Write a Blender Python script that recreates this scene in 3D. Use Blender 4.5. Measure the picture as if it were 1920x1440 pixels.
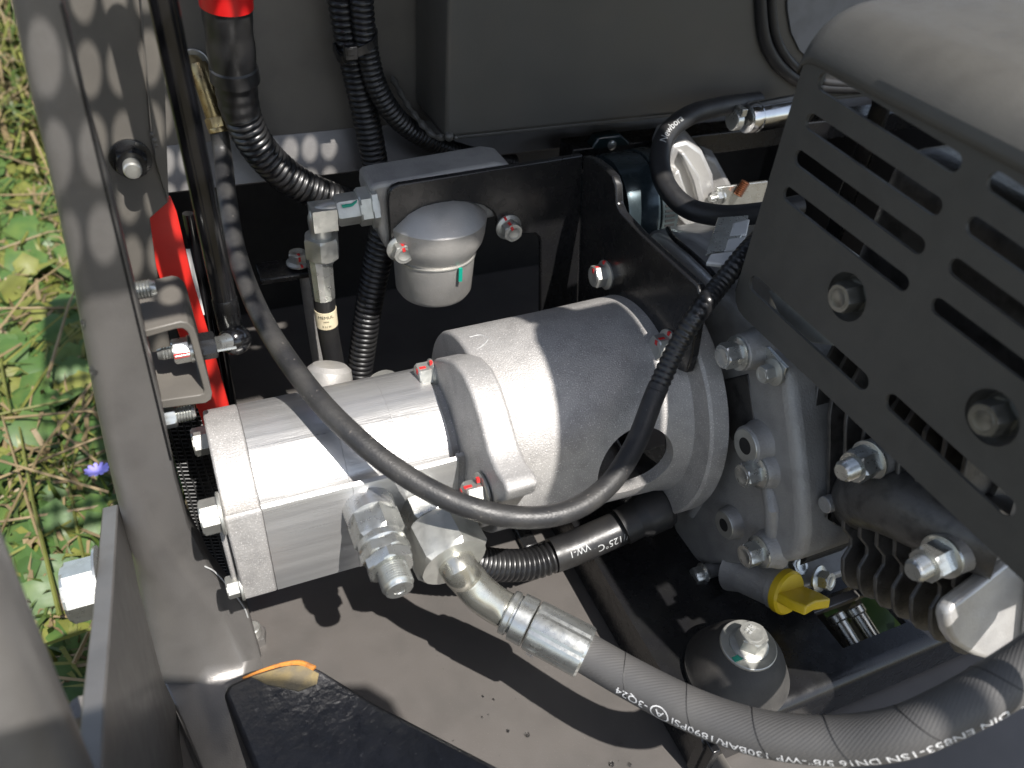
import bpy, bmesh, math, random
import numpy as np
from math import sin, cos, pi, radians, sqrt, atan2
from mathutils import Vector, Matrix, Quaternion

random.seed(7)
rng = np.random.default_rng(7)
for o in list(bpy.data.objects):
    bpy.data.objects.remove(o)
SC = bpy.context.scene
COL = SC.collection

# ---------------------------------------------------------------- camera
# plan coordinates are millimetres: X along the pump shaft, Y into the bay,
# Z up, counted from the eye point; the ground lies EYE mm below it.
EYE = 640.0
FPX = 1500.0
PITCH, ROLL, AZ = radians(40), radians(5.3), radians(63.5)
vF = np.array([cos(PITCH)*cos(AZ), cos(PITCH)*sin(AZ), -sin(PITCH)])
r0_ = np.array([sin(AZ), -cos(AZ), 0.0]); u0_ = np.cross(r0_, vF)
vR = cos(ROLL)*r0_ + sin(ROLL)*u0_
vU = cos(ROLL)*u0_ - sin(ROLL)*r0_
cam = bpy.data.cameras.new('camera'); camo = bpy.data.objects.new('camera', cam)
COL.objects.link(camo); SC.camera = camo
cam.sensor_width = 36; cam.lens = 36*FPX/1920.0
cam.clip_start = 0.01; cam.clip_end = 500
mw = Matrix((( vR[0], vU[0], -vF[0], 0), (vR[1], vU[1], -vF[1], 0), (vR[2], vU[2], -vF[2], EYE/1000), (0, 0, 0, 1)))
camo.matrix_world = mw
cam.dof.use_dof = True; cam.dof.focus_distance = 0.44; cam.dof.aperture_fstop = 9.0

# ---------------------------------------------------------------- light
TO_SUN = Vector((0.16, -0.63, 1.0)).normalized()
W = bpy.data.worlds.new('World'); SC.world = W; W.use_nodes = True
nt = W.node_tree
sky = nt.nodes.new('ShaderNodeTexSky'); sky.sky_type = 'NISHITA'; sky.sun_disc = False
sky.sun_elevation = math.asin(TO_SUN.z); sky.sun_rotation = atan2(TO_SUN.x, TO_SUN.y)
bg = nt.nodes['Background']; bg.inputs[1].default_value = 0.12
hs_ = nt.nodes.new('ShaderNodeHueSaturation'); hs_.inputs['Saturation'].default_value = .68   # the phone's white balance
nt.links.new(sky.outputs[0], hs_.inputs['Color']); nt.links.new(hs_.outputs[0], bg.inputs[0])
sl = bpy.data.lights.new('sun', 'SUN'); sl.energy = 4.9; sl.angle = radians(0.53); sl.color = (1.0, 0.955, 0.90)
so = bpy.data.objects.new('sun', sl); COL.objects.link(so)
so.rotation_mode = 'QUATERNION'; so.rotation_quaternion = TO_SUN.to_track_quat('Z', 'Y')
so.location = (0, 0, 3)
SC.view_settings.view_transform = 'Standard'; SC.view_settings.look = 'None'
SC.view_settings.exposure = 0.74; SC.view_settings.gamma = 1
SC.cycles.max_bounces = 8; SC.cycles.sample_clamp_indirect = 6

# ---------------------------------------------------------------- maths
def ray(x, y): return vF + vR*(x-960)/FPX - vU*(y-720)/FPX
def ax(x, y, X): r = ray(x, y); return r*(X/r[0])
def ay(x, y, Y): r = ray(x, y); return r*(Y/r[1])
def az(x, y, Z): r = ray(x, y); return r*(Z/r[2])
def ad(x, y, d): return ray(x, y)*d
def A(*v): return np.array(v, float)
def unit(v): v = np.asarray(v, float); return v/np.linalg.norm(v)
EX, EY, EZ = A(1, 0, 0), A(0, 1, 0), A(0, 0, 1)

def wpos(p): return Vector((p[0]/1000, p[1]/1000, (p[2]+EYE)/1000))

def spline(pts, step=3.0):
    P = [np.asarray(p, float) for p in pts]
    P = [2*P[0]-P[1]] + P + [2*P[-1]-P[-2]]
    out = []
    for i in range(1, len(P)-2):
        p0, p1, p2, p3 = P[i-1:i+3]
        t0 = 0; t1 = np.linalg.norm(p1-p0)**.5+1e-6; t2 = t1+np.linalg.norm(p2-p1)**.5+1e-6; t3 = t2+np.linalg.norm(p3-p2)**.5+1e-6
        n = 24
        for k in range(n):
            t = t1+(t2-t1)*k/n
            a1 = p0*(t1-t)/(t1-t0)+p1*(t-t0)/(t1-t0); a2 = p1*(t2-t)/(t2-t1)+p2*(t-t1)/(t2-t1); a3 = p2*(t3-t)/(t3-t2)+p3*(t-t2)/(t3-t2)
            b1 = a1*(t2-t)/(t2-t0)+a2*(t-t0)/(t2-t0); b2 = a2*(t3-t)/(t3-t1)+a3*(t-t1)/(t3-t1)
            out.append(b1*(t2-t)/(t2-t1)+b2*(t-t1)/(t2-t1))
    out.append(P[-2]); out = np.array(out)
    d = np.r_[0, np.cumsum(np.linalg.norm(np.diff(out, axis=0), axis=1))]
    n = max(2, int(round(d[-1]/step))+1)
    s = np.linspace(0, d[-1], n)
    return np.stack([np.interp(s, d, out[:, k]) for k in range(3)], 1)

def frames(P):
    T = np.gradient(P, axis=0); T /= np.linalg.norm(T, axis=1)[:, None]
    n = np.cross(T[0], A(0.3, 0.2, 1)); n /= np.linalg.norm(n)
    N = []
    for t in T:
        n = n - t*np.dot(n, t); n /= np.linalg.norm(n); N.append(n.copy())
    N = np.array(N); return T, N, np.cross(T, N)

# ---------------------------------------------------------------- meshes
class M:
    def __init__(s): s.v = []; s.f = []; s.uv = []; s.mi = []
    def add(s, verts, faces, uvs=None, mi=0):
        b = len(s.v); s.v += [tuple(map(float, p)) for p in verts]
        for i, f in enumerate(faces):
            s.f.append(tuple(b+k for k in f)); s.uv.append(uvs[i] if uvs else None); s.mi.append(mi)
        return s
    def prism(s, poly, ext, mi=0):
        n = len(poly); P = [np.asarray(p, float) for p in poly]; Q = [p+np.asarray(ext, float) for p in P]
        s.add(P+Q, [tuple(range(n))[::-1], tuple(range(n, 2*n))]+[(i, (i+1) % n, n+(i+1) % n, n+i) for i in range(n)], mi=mi); return s
    def box(s, c, size, axes=(EX, EY, EZ), mi=0):
        c = np.asarray(c, float); a, b, d = [np.asarray(axes[i], float)*size[i]/2 for i in range(3)]
        return s.prism([c-a-b-d, c+a-b-d, c+a+b-d, c-a+b-d], 2*d, mi)
    def tube(s, P, r, n=20, caps=True, mi=0):
        P = np.asarray(P, float); m = len(P); r = np.full(m, r, float) if np.isscalar(r) else np.asarray(r, float)
        T, N, B = frames(P)
        ang = np.linspace(0, 2*pi, n, endpoint=False)
        V = P[:, None]+r[:, None, None]*(np.cos(ang)[None, :, None]*N[:, None]+np.sin(ang)[None, :, None]*B[:, None])
        L = np.r_[0, np.cumsum(np.linalg.norm(np.diff(P, axis=0), axis=1))]/1000
        F = []; U = []
        for i in range(m-1):
            for j in range(n):
                k = (j+1) % n
                F.append((i*n+j, i*n+k, (i+1)*n+k, (i+1)*n+j))
                U.append(((L[i], j/n), (L[i], (j+1)/n), (L[i+1], (j+1)/n), (L[i+1], j/n)))
        if caps:
            F += [tuple(range(n))[::-1], tuple(range((m-1)*n, m*n))]; U += [None, None]
        s.add(V.reshape(-1, 3), F, U, mi); return s
    def lathe(s, p, axis, prof, n=32, caps=True, mi=0, hexn=None):
        a = unit(axis); h = A(0, 0, 1) if abs(a[2]) < .9 else A(0, 1, 0)
        x = unit(np.cross(h, a)); y = np.cross(a, x); p = np.asarray(p, float)
        V = []; F = []
        for t, r in prof:
            for j in range(n):
                w = 2*pi*j/n; V.append(p+a*t+r*(x*cos(w)+y*sin(w)))
        m = len(prof)
        for i in range(m-1):
            for j in range(n):
                k = (j+1) % n; F.append((i*n+j, i*n+k, (i+1)*n+k, (i+1)*n+j))
        if caps: F += [tuple(range(n))[::-1], tuple(range((m-1)*n, m*n))]
        s.add(V, F, mi=mi); return s
    def hexa(s, p, axis, af, h, spin=0, chamf=(1, 1), mi=0):
        """hexagon prism with turned chamfers; af across flats"""
        a = unit(axis); up = A(0, 0, 1) if abs(a[2]) < .9 else A(0, 1, 0)
        x = unit(np.cross(up, a)); y = np.cross(a, x); p = np.asarray(p, float)
        R = af/sqrt(3); V = []; F = []; n = 24
        def rr(w, cut):  # hexagon cut by circle
            w2 = (w % (pi/3))-pi/6; return min(R*cos(pi/6)/cos(w2), cut)
        lv = [(0, R*.88 if chamf[0] else 9e9), (h*.10, 9e9), (h*.90, 9e9), (h, R*.88 if chamf[1] else 9e9)]
        for t, cut in lv:
            for j in range(n):
                w = 2*pi*j/n; q = rr(w, cut)
                V.append(p+a*t+q*(x*cos(w+spin)+y*sin(w+spin)))
        for i in range(3):
            for j in range(n):
                k = (j+1) % n; F.append((i*n+j, i*n+k, (i+1)*n+k, (i+1)*n+j))
        F += [tuple(range(n))[::-1], tuple(range(3*n, 4*n))]
        s.add(V, F, mi=mi); return s
    def thread(s, p, axis, r, length, pitch=1.25, n=20, mi=0):
        k = int(length/pitch); prof = [(0, r*.9)]
        for i in range(k): prof += [(i*pitch+pitch*.5, r), (i*pitch+pitch, r*.88)]
        prof += [(length+.6, r*.75)]
        return s.lathe(p, axis, prof, n, mi=mi)
    def ball(s, c, r, n=20, m=12, sc=(1, 1, 1), mi=0):
        prof = [(-r*cos(pi*i/m), max(1e-3, r*sin(pi*i/m))) for i in range(m+1)]
        return s.lathe(c, EZ, prof, n, mi=mi)

ROOT = {}
def build(name, m, mat, parent=None, bevel=0, seg=2, ang=32, label=None, kind=None, solid=0, recalc=True):
    off = ROOT[parent.name] if parent is not None else A(0, 0, -EYE)
    me = bpy.data.meshes.new(name)
    V = (np.array(m.v)-off)/1000
    me.from_pydata(V.tolist(), [], m.f)
    if any(u is not None for u in m.uv):
        uvl = me.uv_layers.new(name='uv'); i = 0
        for f, u in zip(m.f, m.uv):
            for k in range(len(f)):
                if u is not None: uvl.data[i].uv = u[k]
                i += 1
    mats = mat if isinstance(mat, (list, tuple)) else [mat]
    for q in mats: me.materials.append(q)
    if len(mats) > 1: me.polygons.foreach_set('material_index', m.mi)
    if recalc:
        bm = bmesh.new(); bm.from_mesh(me); bmesh.ops.recalc_face_normals(bm, faces=bm.faces); bm.to_mesh(me); bm.free()
    me.polygons.foreach_set('use_smooth', [True]*len(me.polygons))
    me.set_sharp_from_angle(angle=radians(ang)); me.update()
    o = bpy.data.objects.new(name, me); COL.objects.link(o)
    if parent is not None: o.parent = parent
    ROOT[o.name] = off
    if solid:
        sm = o.modifiers.new('thick', 'SOLIDIFY'); sm.thickness = solid/1000; sm.offset = 0
    if bevel:
        b = o.modifiers.new('edge', 'BEVEL'); b.width = bevel/1000; b.segments = seg; b.limit_method = 'ANGLE'; b.angle_limit = radians(30)
    if label: o['label'] = label
    if kind: o['kind'] = kind
    return o
def thing(name, label, cat, p=(0, 0, -EYE), group=None):
    o = bpy.data.objects.new(name, None); COL.objects.link(o); o.empty_display_size = .02
    o.location = wpos(p); o['label'] = label; o['category'] = cat
    if group: o['group'] = group
    ROOT[o.name] = np.asarray(p, float); return o
def tag(o, label, cat, group=None):
    o['label'] = label; o['category'] = cat
    if group: o['group'] = group
    return o

# ---------------------------------------------------------------- materials
def mat(name, col, rough=.5, metal=0, col2=None, cs=60, cmix=(.45, .65), rv=.06, bump=0, bs=600, stretch=None, spec=.5, coat=0,
        speck=None, ss=900, st=.68, aniso=0):
    m = bpy.data.materials.new(name); m.use_nodes = True
    t = m.node_tree; N = t.nodes; L = t.links; b = N['Principled BSDF']
    b.inputs['Metallic'].default_value = metal; b.inputs['Specular IOR Level'].default_value = spec
    b.inputs['Coat Weight'].default_value = coat; b.inputs['Coat Roughness'].default_value = .15
    tc = N.new('ShaderNodeTexCoord'); mp = N.new('ShaderNodeMapping'); L.new(tc.outputs['Object'], mp.inputs[0])
    if stretch: mp.inputs['Scale'].default_value = stretch
    def noise(sc, det=4, raw=False):
        n = N.new('ShaderNodeTexNoise'); n.inputs['Scale'].default_value = sc; n.inputs['Detail'].default_value = det
        L.new(mp.outputs[0], n.inputs['Vector']); return n.outputs['Fac']
    def ramp(src, lo, hi):
        r = N.new('ShaderNodeMapRange'); r.inputs['From Min'].default_value = lo; r.inputs['From Max'].default_value = hi
        L.new(src, r.inputs['Value']); return r.outputs[0]
    def mix(f, a, c):
        x = N.new('ShaderNodeMix'); x.data_type = 'RGBA'; L.new(f, x.inputs['Factor'])
        if isinstance(a, tuple): x.inputs['A'].default_value = (*a, 1)
        else: L.new(a, x.inputs['A'])
        x.inputs['B'].default_value = (*c, 1); return x.outputs['Result']
    c = tuple(col); out = None
    n1 = noise(cs)
    c2 = col2 if col2 else tuple(k*.82 for k in col)
    out = mix(ramp(n1, *cmix), c, tuple(c2))
    if speck:
        out = mix(ramp(noise(ss, 2), st, st+.05), out, speck)
    L.new(out, b.inputs['Base Color'])
    n2 = noise(cs*2.3)
    r = N.new('ShaderNodeMapRange'); r.inputs['From Min'].default_value = .3; r.inputs['From Max'].default_value = .7
    r.inputs['To Min'].default_value = max(.02, rough-rv); r.inputs['To Max'].default_value = rough+rv
    L.new(n2, r.inputs['Value']); L.new(r.outputs[0], b.inputs['Roughness'])
    if bump:
        bn = N.new('ShaderNodeBump'); bn.inputs['Strength'].default_value = bump; bn.inputs['Distance'].default_value = .0006
        L.new(noise(bs, 3), bn.inputs['Height']); L.new(bn.outputs[0], b.inputs['Normal'])
    return m

PAINT = mat('taupe_machine_paint', (.160, .153, .146), .38, .42, (.136, .130, .124), 40, rv=.05, bump=.16, bs=1300, spec=.7, speck=(.20, .185, .17), ss=1800, st=.68)
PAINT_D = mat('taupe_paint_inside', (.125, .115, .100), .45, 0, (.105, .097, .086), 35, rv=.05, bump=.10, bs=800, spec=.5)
TANKP = mat('tank_paint', (.070, .068, .062), .40, 0, (.078, .074, .066), 20, rv=.05, bump=.08, bs=900, spec=.55, speck=(.15, .14, .13), ss=1500, st=.74)
BLACKP = mat('black_gloss_paint', (.010, .010, .011), .26, 0, (.012, .012, .012), 60, rv=.06, bump=.06, bs=500, spec=.5, speck=(.04, .04, .04), ss=1200, st=.78)
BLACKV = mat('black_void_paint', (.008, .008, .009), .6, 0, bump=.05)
GUARDP = mat('heat_proof_black_paint', (.070, .068, .062), .5, 0, (.063, .061, .056), 60, rv=.06, bump=.25, bs=1800, spec=.45, speck=(.11, .11, .10), ss=2500, st=.7)
CAST = mat('sand_cast_aluminium', (.40, .388, .375), .55, .4, (.34, .33, .32), 90, rv=.05, bump=.55, bs=1300, speck=(.72, .70, .68), ss=1700, st=.62)
CAST_D = mat('grey_cast_aluminium', (.33, .322, .31), .5, .4, (.27, .264, .255), 70, rv=.07, bump=.5, bs=900, speck=(.4, .39, .38), ss=1500, st=.66)
BOWLM = mat('smooth_cast_aluminium', (.48, .465, .44), .46, .55, (.42, .41, .39), 60, rv=.06, bump=.25, bs=1200, speck=(.65, .63, .6), ss=1200, st=.7)
BRUSH = mat('brushed_aluminium', (.60, .595, .585), .36, .75, (.52, .515, .51), 160, (.35, .65), rv=.09, bump=.22, bs=2200, stretch=(.03, 1.0, 1.0))
BRUSHX = mat('milled_aluminium', (.70, .70, .69), .34, .9, (.62, .62, .61), 40, rv=.1, bump=.3, bs=700, stretch=(.08, 1, 1.5))
ZINC = mat('bright_zinc', (.55, .56, .54), .30, .88, (.49, .495, .47), 160, rv=.05, bump=.05, bs=900)
ZINCW = mat('dull_zinc', (.50, .50, .465), .40, .75, (.43, .43, .40), 150, rv=.06, bump=.12, bs=900)
STEEL = mat('plated_tube_steel', (.60, .59, .52), .25, .88, (.50, .49, .44), 60, rv=.07, bump=.06, bs=300)
CHROME = mat('polished_steel', (.6, .6, .6), .15, 1, (.5, .5, .5), 60)
BRASS = mat('yellow_zinc', (.40, .31, .16), .32, .9, (.26, .20, .11), 120, rv=.08, bump=.15, bs=700)
RUBBER = mat('black_rubber', (.014, .014, .015), .48, 0, (.020, .019, .018), 80, rv=.08, bump=.15, bs=700)
PLASTIC = mat('black_conduit_plastic', (.011, .011, .012), .33, 0, (.016, .016, .016), 80, rv=.06, spec=.6)
SLEEVE = mat('black_shrink_sleeve', (.016, .016, .017), .38, 0, (.024, .023, .022), 50, rv=.08, bump=.25, bs=250, spec=.55, speck=(.09, .09, .09), ss=500, st=.74)
GLOSSB = mat('gloss_black_tube', (.006, .006, .007), .12, 0, rv=.03, spec=.7)
CABLE = mat('dusty_black_rubber', (.020, .020, .021), .46, 0, (.048, .046, .043), 70, (.42, .75), rv=.08, bump=.3, bs=900, speck=(.11, .10, .09), ss=420, st=.70)
MOUNT = mat('worn_rubber', (.035, .033, .031), .62, 0, (.05, .047, .043), 60, rv=.05, bump=.2, bs=900, speck=(.09, .085, .08), ss=1100, st=.7)
FIN = mat('black_painted_fin', (.088, .083, .078), .36, .3, (.045, .042, .04), 120, rv=.07, bump=.3, bs=900)
RED = mat('red_enamel', (.62, .025, .018), .38, 0, (.55, .022, .016), 40)
REDP = mat('red_rubber_boot', (.60, .012, .012), .35, 0, (.55, .012, .012), 40)
YEL = mat('yellow_plastic', (.66, .46, .012), .38, 0, (.58, .40, .012), 60, bump=.1, bs=400)
MARKR = mat('red_paint_marker', (.62, .03, .03), .5)
MARKG = mat('green_paint_marker', (.0, .27, .19), .5)
PRINT = mat('white_print', (.80, .80, .80), .5, 0, (.6, .6, .6), 300)
PRINTG = mat('grey_print', (.42, .43, .43), .5, 0, (.3, .3, .3), 300)
PAPER = mat('cream_paper_label', (.66, .58, .40), .6, 0, (.58, .5, .34), 200)
INK = mat('black_ink', (.03, .03, .03), .6)
COPPER = mat('copper_spring', (.30, .13, .07), .35, .9)
IRON = mat('black_cast_iron_paint', (.022, .022, .025), .36, 0, (.034, .033, .036), 60, rv=.1, bump=1.0, bs=210, spec=.6, speck=(.10, .095, .09), ss=300, st=.72)
RUSTP = mat('rusty_worn_paint', (.15, .125, .08), .6, 0, (.22, .17, .08), 120, (.45, .65), bump=.4, bs=700)
SILVER = mat('silver_engine_casting', (.60, .59, .57), .4, .6, (.52, .51, .5), 70, rv=.06, bump=.25, bs=900)
WELD = mat('painted_weld', (.15, .14, .13), .3, 0, (.1, .095, .09), 200, bump=.5, bs=300, spec=.7)
SOIL = mat('soil_with_dry_thatch', (.060, .048, .026), .9, 0, (.10, .085, .04), 25, bump=1, bs=90)
WATER = bpy.data.materials.new('water'); WATER.use_nodes = True
_b = WATER.node_tree.nodes['Principled BSDF']; _b.inputs['Transmission Weight'].default_value = 1; _b.inputs['Roughness'].default_value = .02; _b.inputs['IOR'].default_value = 1.33

def hose_mat():
    m = mat('wrapped_hose_rubber', (.082, .080, .079), .55, 0, (.096, .093, .090), 50, rv=.05)
    t = m.node_tree; N = t.nodes; L = t.links; b = N['Principled BSDF']
    uv = N.new('ShaderNodeUVMap'); uv.uv_map = 'uv'
    mp = N.new('ShaderNodeMapping'); mp.inputs['Scale'].default_value = (.60, .0505, 1); L.new(uv.outputs[0], mp.inputs[0])
    w = N.new('ShaderNodeTexWave'); w.wave_type = 'BANDS'; w.bands_direction = 'DIAGONAL'; w.inputs['Scale'].default_value = 430; w.inputs['Distortion'].default_value = .4
    L.new(mp.outputs[0], w.inputs['Vector'])
    bn = N.new('ShaderNodeBump'); bn.inputs['Strength'].default_value = .28; bn.inputs['Distance'].default_value = .0003
    L.new(w.outputs['Fac'], bn.inputs['Height']); L.new(bn.outputs[0], b.inputs['Normal'])
    return m
HOSE = hose_mat()

# ---------------------------------------------------------------- fasteners
_bolt = {}
def place(o, p, axis, parent, spin=0):
    q = Vector(unit(axis)).to_track_quat('Z', 'Y') @ Quaternion((0, 0, 1), spin)
    o.parent = parent; o.location = Vector((np.asarray(p, float)-ROOT[parent.name])/1000)
    o.rotation_mode = 'QUATERNION'; o.rotation_quaternion = q
def mesh_of(key, m, mt):
    if key not in _bolt:
        o = build('tmp', m(), mt, None, ang=28); me = o.data
        me.transform(Matrix.Translation((0, 0, -EYE/1000)))
        bpy.data.objects.remove(o); _bolt[key] = me
    return _bolt[key]
def fix(name, key, m, mt, p, axis, parent, spin=0, label=None):
    o = bpy.data.objects.new(name, mesh_of((key, mt.name if not isinstance(mt, list) else mt[0].name), m, mt)); COL.objects.link(o)
    place(o, p, axis, parent, spin)
    if label: o['label'] = label
    ROOT[o.name] = A(0, 0, 0); return o
def bolt(parent, p, axis, af=13, h=8, fl=9, wash=0, mt=None, spin=0, mark=None, name='bolt', sub=True):
    """hexagon head with a flange and washer seated at p"""
    mt = mt or ZINCW; a = unit(axis); p = np.asarray(p, float)
    def mk():
        m = M(); z = 0
        if fl: m.lathe((0, 0, 0), EZ, [(0, fl), (1.0, fl), (2.2, af*.56)], 28); z = 1.8
        m.hexa((0, 0, z), EZ, af, h, 0, (0, 1))
        m.lathe((0, 0, z+h-.3), EZ, [(0, af*.40), (.45, af*.38), (.5, af*.33), (.35, af*.30)], 20)
        return m
    t = 1.6 if wash else 0
    o = fix(name, ('b', af, h, fl), mk, mt, p+a*t, a, parent, spin)
    if wash:
        w = fix('washer', ('w', wash), lambda: M().lathe((0, 0, 0), EZ, [(0, wash*.92), (.3, wash), (1.3, wash), (1.6, wash*.95)], 32), mt, p, a, parent) if not sub else None
        if sub:
            w = bpy.data.objects.new('washer', mesh_of((('w', wash), mt.name), lambda: M().lathe((0, 0, -1.6), EZ, [(0, wash*.92), (.3, wash), (1.3, wash), (1.6, wash*.95)], 32), mt)); COL.objects.link(w); w.parent = o
    if mark:
        mm = MARKR if mark == 'red' else MARKG
        w = bpy.data.objects.new('paint_mark', mesh_of((('pm', af, h), mm.name), lambda: M().box((af*.05, af*.32, h+2.0), (af*.16, af*.22, .35)).box((af*.08, af*.5, 1.9+h*.6), (af*.14, .5, h*.5)).box((af*.05, af*.66, 1.5), (af*.13, af*.18, 1.5)), mm)); COL.objects.link(w); w.parent = o
    return o
def stud_nut(parent, p, axis, af=13, h=8, r=4, out=7, fl=0, wash=0, mt=None, spin=0, mark=None, name='nut'):
    mt = mt or ZINC; a = unit(axis)
    def mk():
        m = M(); z = 0
        if wash: m.lathe((0, 0, 0), EZ, [(0, wash), (1.4, wash), (1.6, wash*.96)], 30); z = 1.6
        if fl: m.lathe((0, 0, z), EZ, [(0, fl), (1.2, fl), (2.4, af*.55)], 28); z += 1.8
        m.hexa((0, 0, z), EZ, af, h, 0, (0, 1)); m.thread((0, 0, z+h-.2), EZ, r, out)
        return m
    o = fix(name, ('n', af, h, r, out, fl, wash), mk, mt, p, a, parent, spin)
    if mark:
        mm = MARKR if mark == 'red' else MARKG
        w = bpy.data.objects.new('paint_mark', mesh_of((('nm', af, h), mm.name), lambda: M().box((0, af*.5, h*.5), (af*.3, .5, h*.9)).box((af*.35, 0, h+.2), (af*.2, af*.3, .5)), mm)); COL.objects.link(w); w.parent = o
    return o
def hexfit(name, p, axis, af, h, mt, parent, spin=0, chamf=(1, 1), label=None):
    return build(name, M().hexa(p, axis, af, h, spin, chamf), mt, parent, ang=28, label=label)

def corrug(P, r, pitch=4.4, depth=.13):
    P = spline(P, pitch/6); n = len(P); ph = (np.arange(n) % 6)
    prof = np.array([1-depth, 1-depth*.55, 1, 1, 1, 1-depth*.55])
    return P, r*prof[ph]

def text_mesh(s, size, shear=0, space=1.0):
    c = bpy.data.curves.new('txt', 'FONT'); c.body = s; c.size = size/1000; c.shear = shear; c.space_character = space; c.extrude = 0; c.resolution_u = 3
    o = bpy.data.objects.new('txt', c); COL.objects.link(o)
    bpy.context.view_layer.update()
    me = bpy.data.meshes.new_from_object(o.evaluated_get(bpy.context.evaluated_depsgraph_get()))
    bm = bmesh.new(); bm.from_mesh(me)
    lo = min(v.co.y for v in bm.verts); hi = max(v.co.y for v in bm.verts); st = max(.0007, (hi-lo)/9)
    k = lo+st
    while k < hi:
        bmesh.ops.bisect_plane(bm, geom=bm.verts[:]+bm.edges[:]+bm.faces[:], plane_co=(0, k, 0), plane_no=(0, 1, 0)); k += st
    x0 = min(v.co.x for v in bm.verts); x1 = max(v.co.x for v in bm.verts); k = x0+.0015
    while k < x1:
        bmesh.ops.bisect_plane(bm, geom=bm.verts[:]+bm.edges[:]+bm.faces[:], plane_co=(k, 0, 0), plane_no=(1, 0, 0)); k += .0015
    bm.to_mesh(me); bm.free()
    V = [np.array(v.co)*1000 for v in me.vertices]; F = [tuple(p.vertices) for p in me.polygons]
    bpy.data.objects.remove(o); bpy.data.meshes.remove(me); bpy.data.curves.remove(c)
    return V, F
def text_on_path(m, s, P, s0, r, vdir, size, sign=-1, shear=0, lift=.15, xs=1.0, space=1.0, ring=None):
    """lays lettering round a hose: starts at arc length s0, runs with sign, centred on radial direction vdir(t)"""
    V, F = text_mesh(s, size, shear, space)
    if ring is not None:
        b0 = len(V); V = list(V)
        for k in range(28):
            for q in (.62, .72): V.append(A(ring+size*q*cos(2*pi*k/28), size*.34+size*q*sin(2*pi*k/28), 0))
        F = list(F)+[(b0+2*k, b0+2*k+1, b0+2*((k+1) % 28)+1, b0+2*((k+1) % 28)) for k in range(28)]
    d = np.r_[0, np.cumsum(np.linalg.norm(np.diff(P, axis=0), axis=1))]
    T = np.gradient(P, axis=0); T /= np.linalg.norm(T, axis=1)[:, None]
    out = []; w = 0
    for v in V:
        a = s0+sign*v[0]*xs; w = max(w, v[0])
        c = A(*[np.interp(a, d, P[:, k]) for k in range(3)]); t = unit(A(*[np.interp(a, d, T[:, k]) for k in range(3)]))
        vd = vdir(a/d[-1], c) if callable(vdir) else vdir
        rad = unit(vd-t*np.dot(vd, t)); td = t*sign; side = np.cross(rad, td)
        ph = (v[1]-size*.35)/r
        out.append(c+(r+lift)*(rad*cos(ph)+side*sin(ph)))
    m.add(out, F); return w
def text_flat(m, s, p, xd, yd, size, lift=.15, shear=0):
    V, F = text_mesh(s, size, shear); xd = unit(xd); yd = unit(yd); n = np.cross(xd, yd)
    w = max(v[0] for v in V); m.add([np.asarray(p)+xd*(v[0]-w/2)+yd*(v[1]-size*.35)+n*lift for v in V], F)

FLOOR = -440.0

# ================================================================ setting
gm = M().box((0, 20000, -EYE-10), (90000, 90000, 20)); g = build('ground', gm, SOIL, None, kind='structure')

def leafmat(n, c, tr=.35, c2=None):
    m = mat(n, c, .45, 0, c2 or tuple(k*.65 for k in c), 30, rv=.1, spec=.22)
    b = m.node_tree.nodes['Principled BSDF']; b.inputs['Transmission Weight'].default_value = 0
    b.inputs['Subsurface Weight'].default_value = .15; b.inputs['Subsurface Radius'].default_value = (.004, .006, .002)
    return m
GR = [leafmat('grass_green', (.055, .085, .018)), leafmat('grass_yellow_green', (.14, .15, .035)), leafmat('dry_straw', (.20, .15, .08)), leafmat('clover_leaf_green', (.050, .098, .026), c2=(.085, .13, .032))]
gm = M()
def pick_ground():
    if rng.random() < .68:
        px = rng.uniform(-60, 340); py = rng.uniform(-40, 1430); p = az(px, py, -EYE); return p
    return A(rng.uniform(-900, 900), rng.uniform(150, 2600), -EYE)
def blade(p, h, w, mi, lean, th):
    d = A(cos(th), sin(th), 0); s = A(-sin(th), cos(th), 0)*w/2
    q = [p, p+d*lean*h*.2+EZ*h*.5, p+d*lean*h*.6+EZ*h*.85, p+d*lean*h+EZ*h*(1-.35*lean)]
    gm.add([q[0]-s, q[0]+s, q[1]+s*.9, q[1]-s*.9, q[2]+s*.6, q[2]-s*.6, q[3]], [(0, 1, 2, 3), (3, 2, 4, 5), (5, 4, 6)], mi=mi)
def leaf(p, L, w, n, th, mi):
    d = unit(A(cos(th), sin(th), 0)-n*np.dot(A(cos(th), sin(th), 0), n)); s = np.cross(n, d)
    gm.add([p, p+d*L*.3+s*w*.42-n*2, p+d*L*.68+s*w*.5, p+d*L, p+d*L*.68-s*w*.5, p+d*L*.3-s*w*.42-n*2, p+d*L*.5+n*L*.10], [(0, 1, 6), (1, 2, 6), (2, 3, 6), (3, 4, 6), (4, 5, 6), (5, 0, 6)], mi=mi)
for i in range(13000):
    p = pick_ground(); near = 1 if p[1] < 1300 else 1.6
    mi = int(rng.choice([0, 0, 1, 1, 2, 2]))
    blade(p, rng.uniform(35, 120)*near, rng.uniform(3, 7.5)*near, mi, rng.uniform(.1, 1.1), rng.uniform(0, 2*pi))
for i in range(4600):
    p = pick_ground(); c = p+EZ*rng.uniform(15, 85); th = rng.uniform(0, 2*pi)
    for k in range(3):
        n = unit(A(rng.normal(0, .35), rng.normal(-.2, .35), 1)); L = rng.choice([rng.uniform(18, 36), rng.uniform(36, 54)])
        leaf(c, L, L*rng.uniform(.6, .95), n, th+k*2.1, 3 if rng.random() < .7 else 1)
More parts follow.
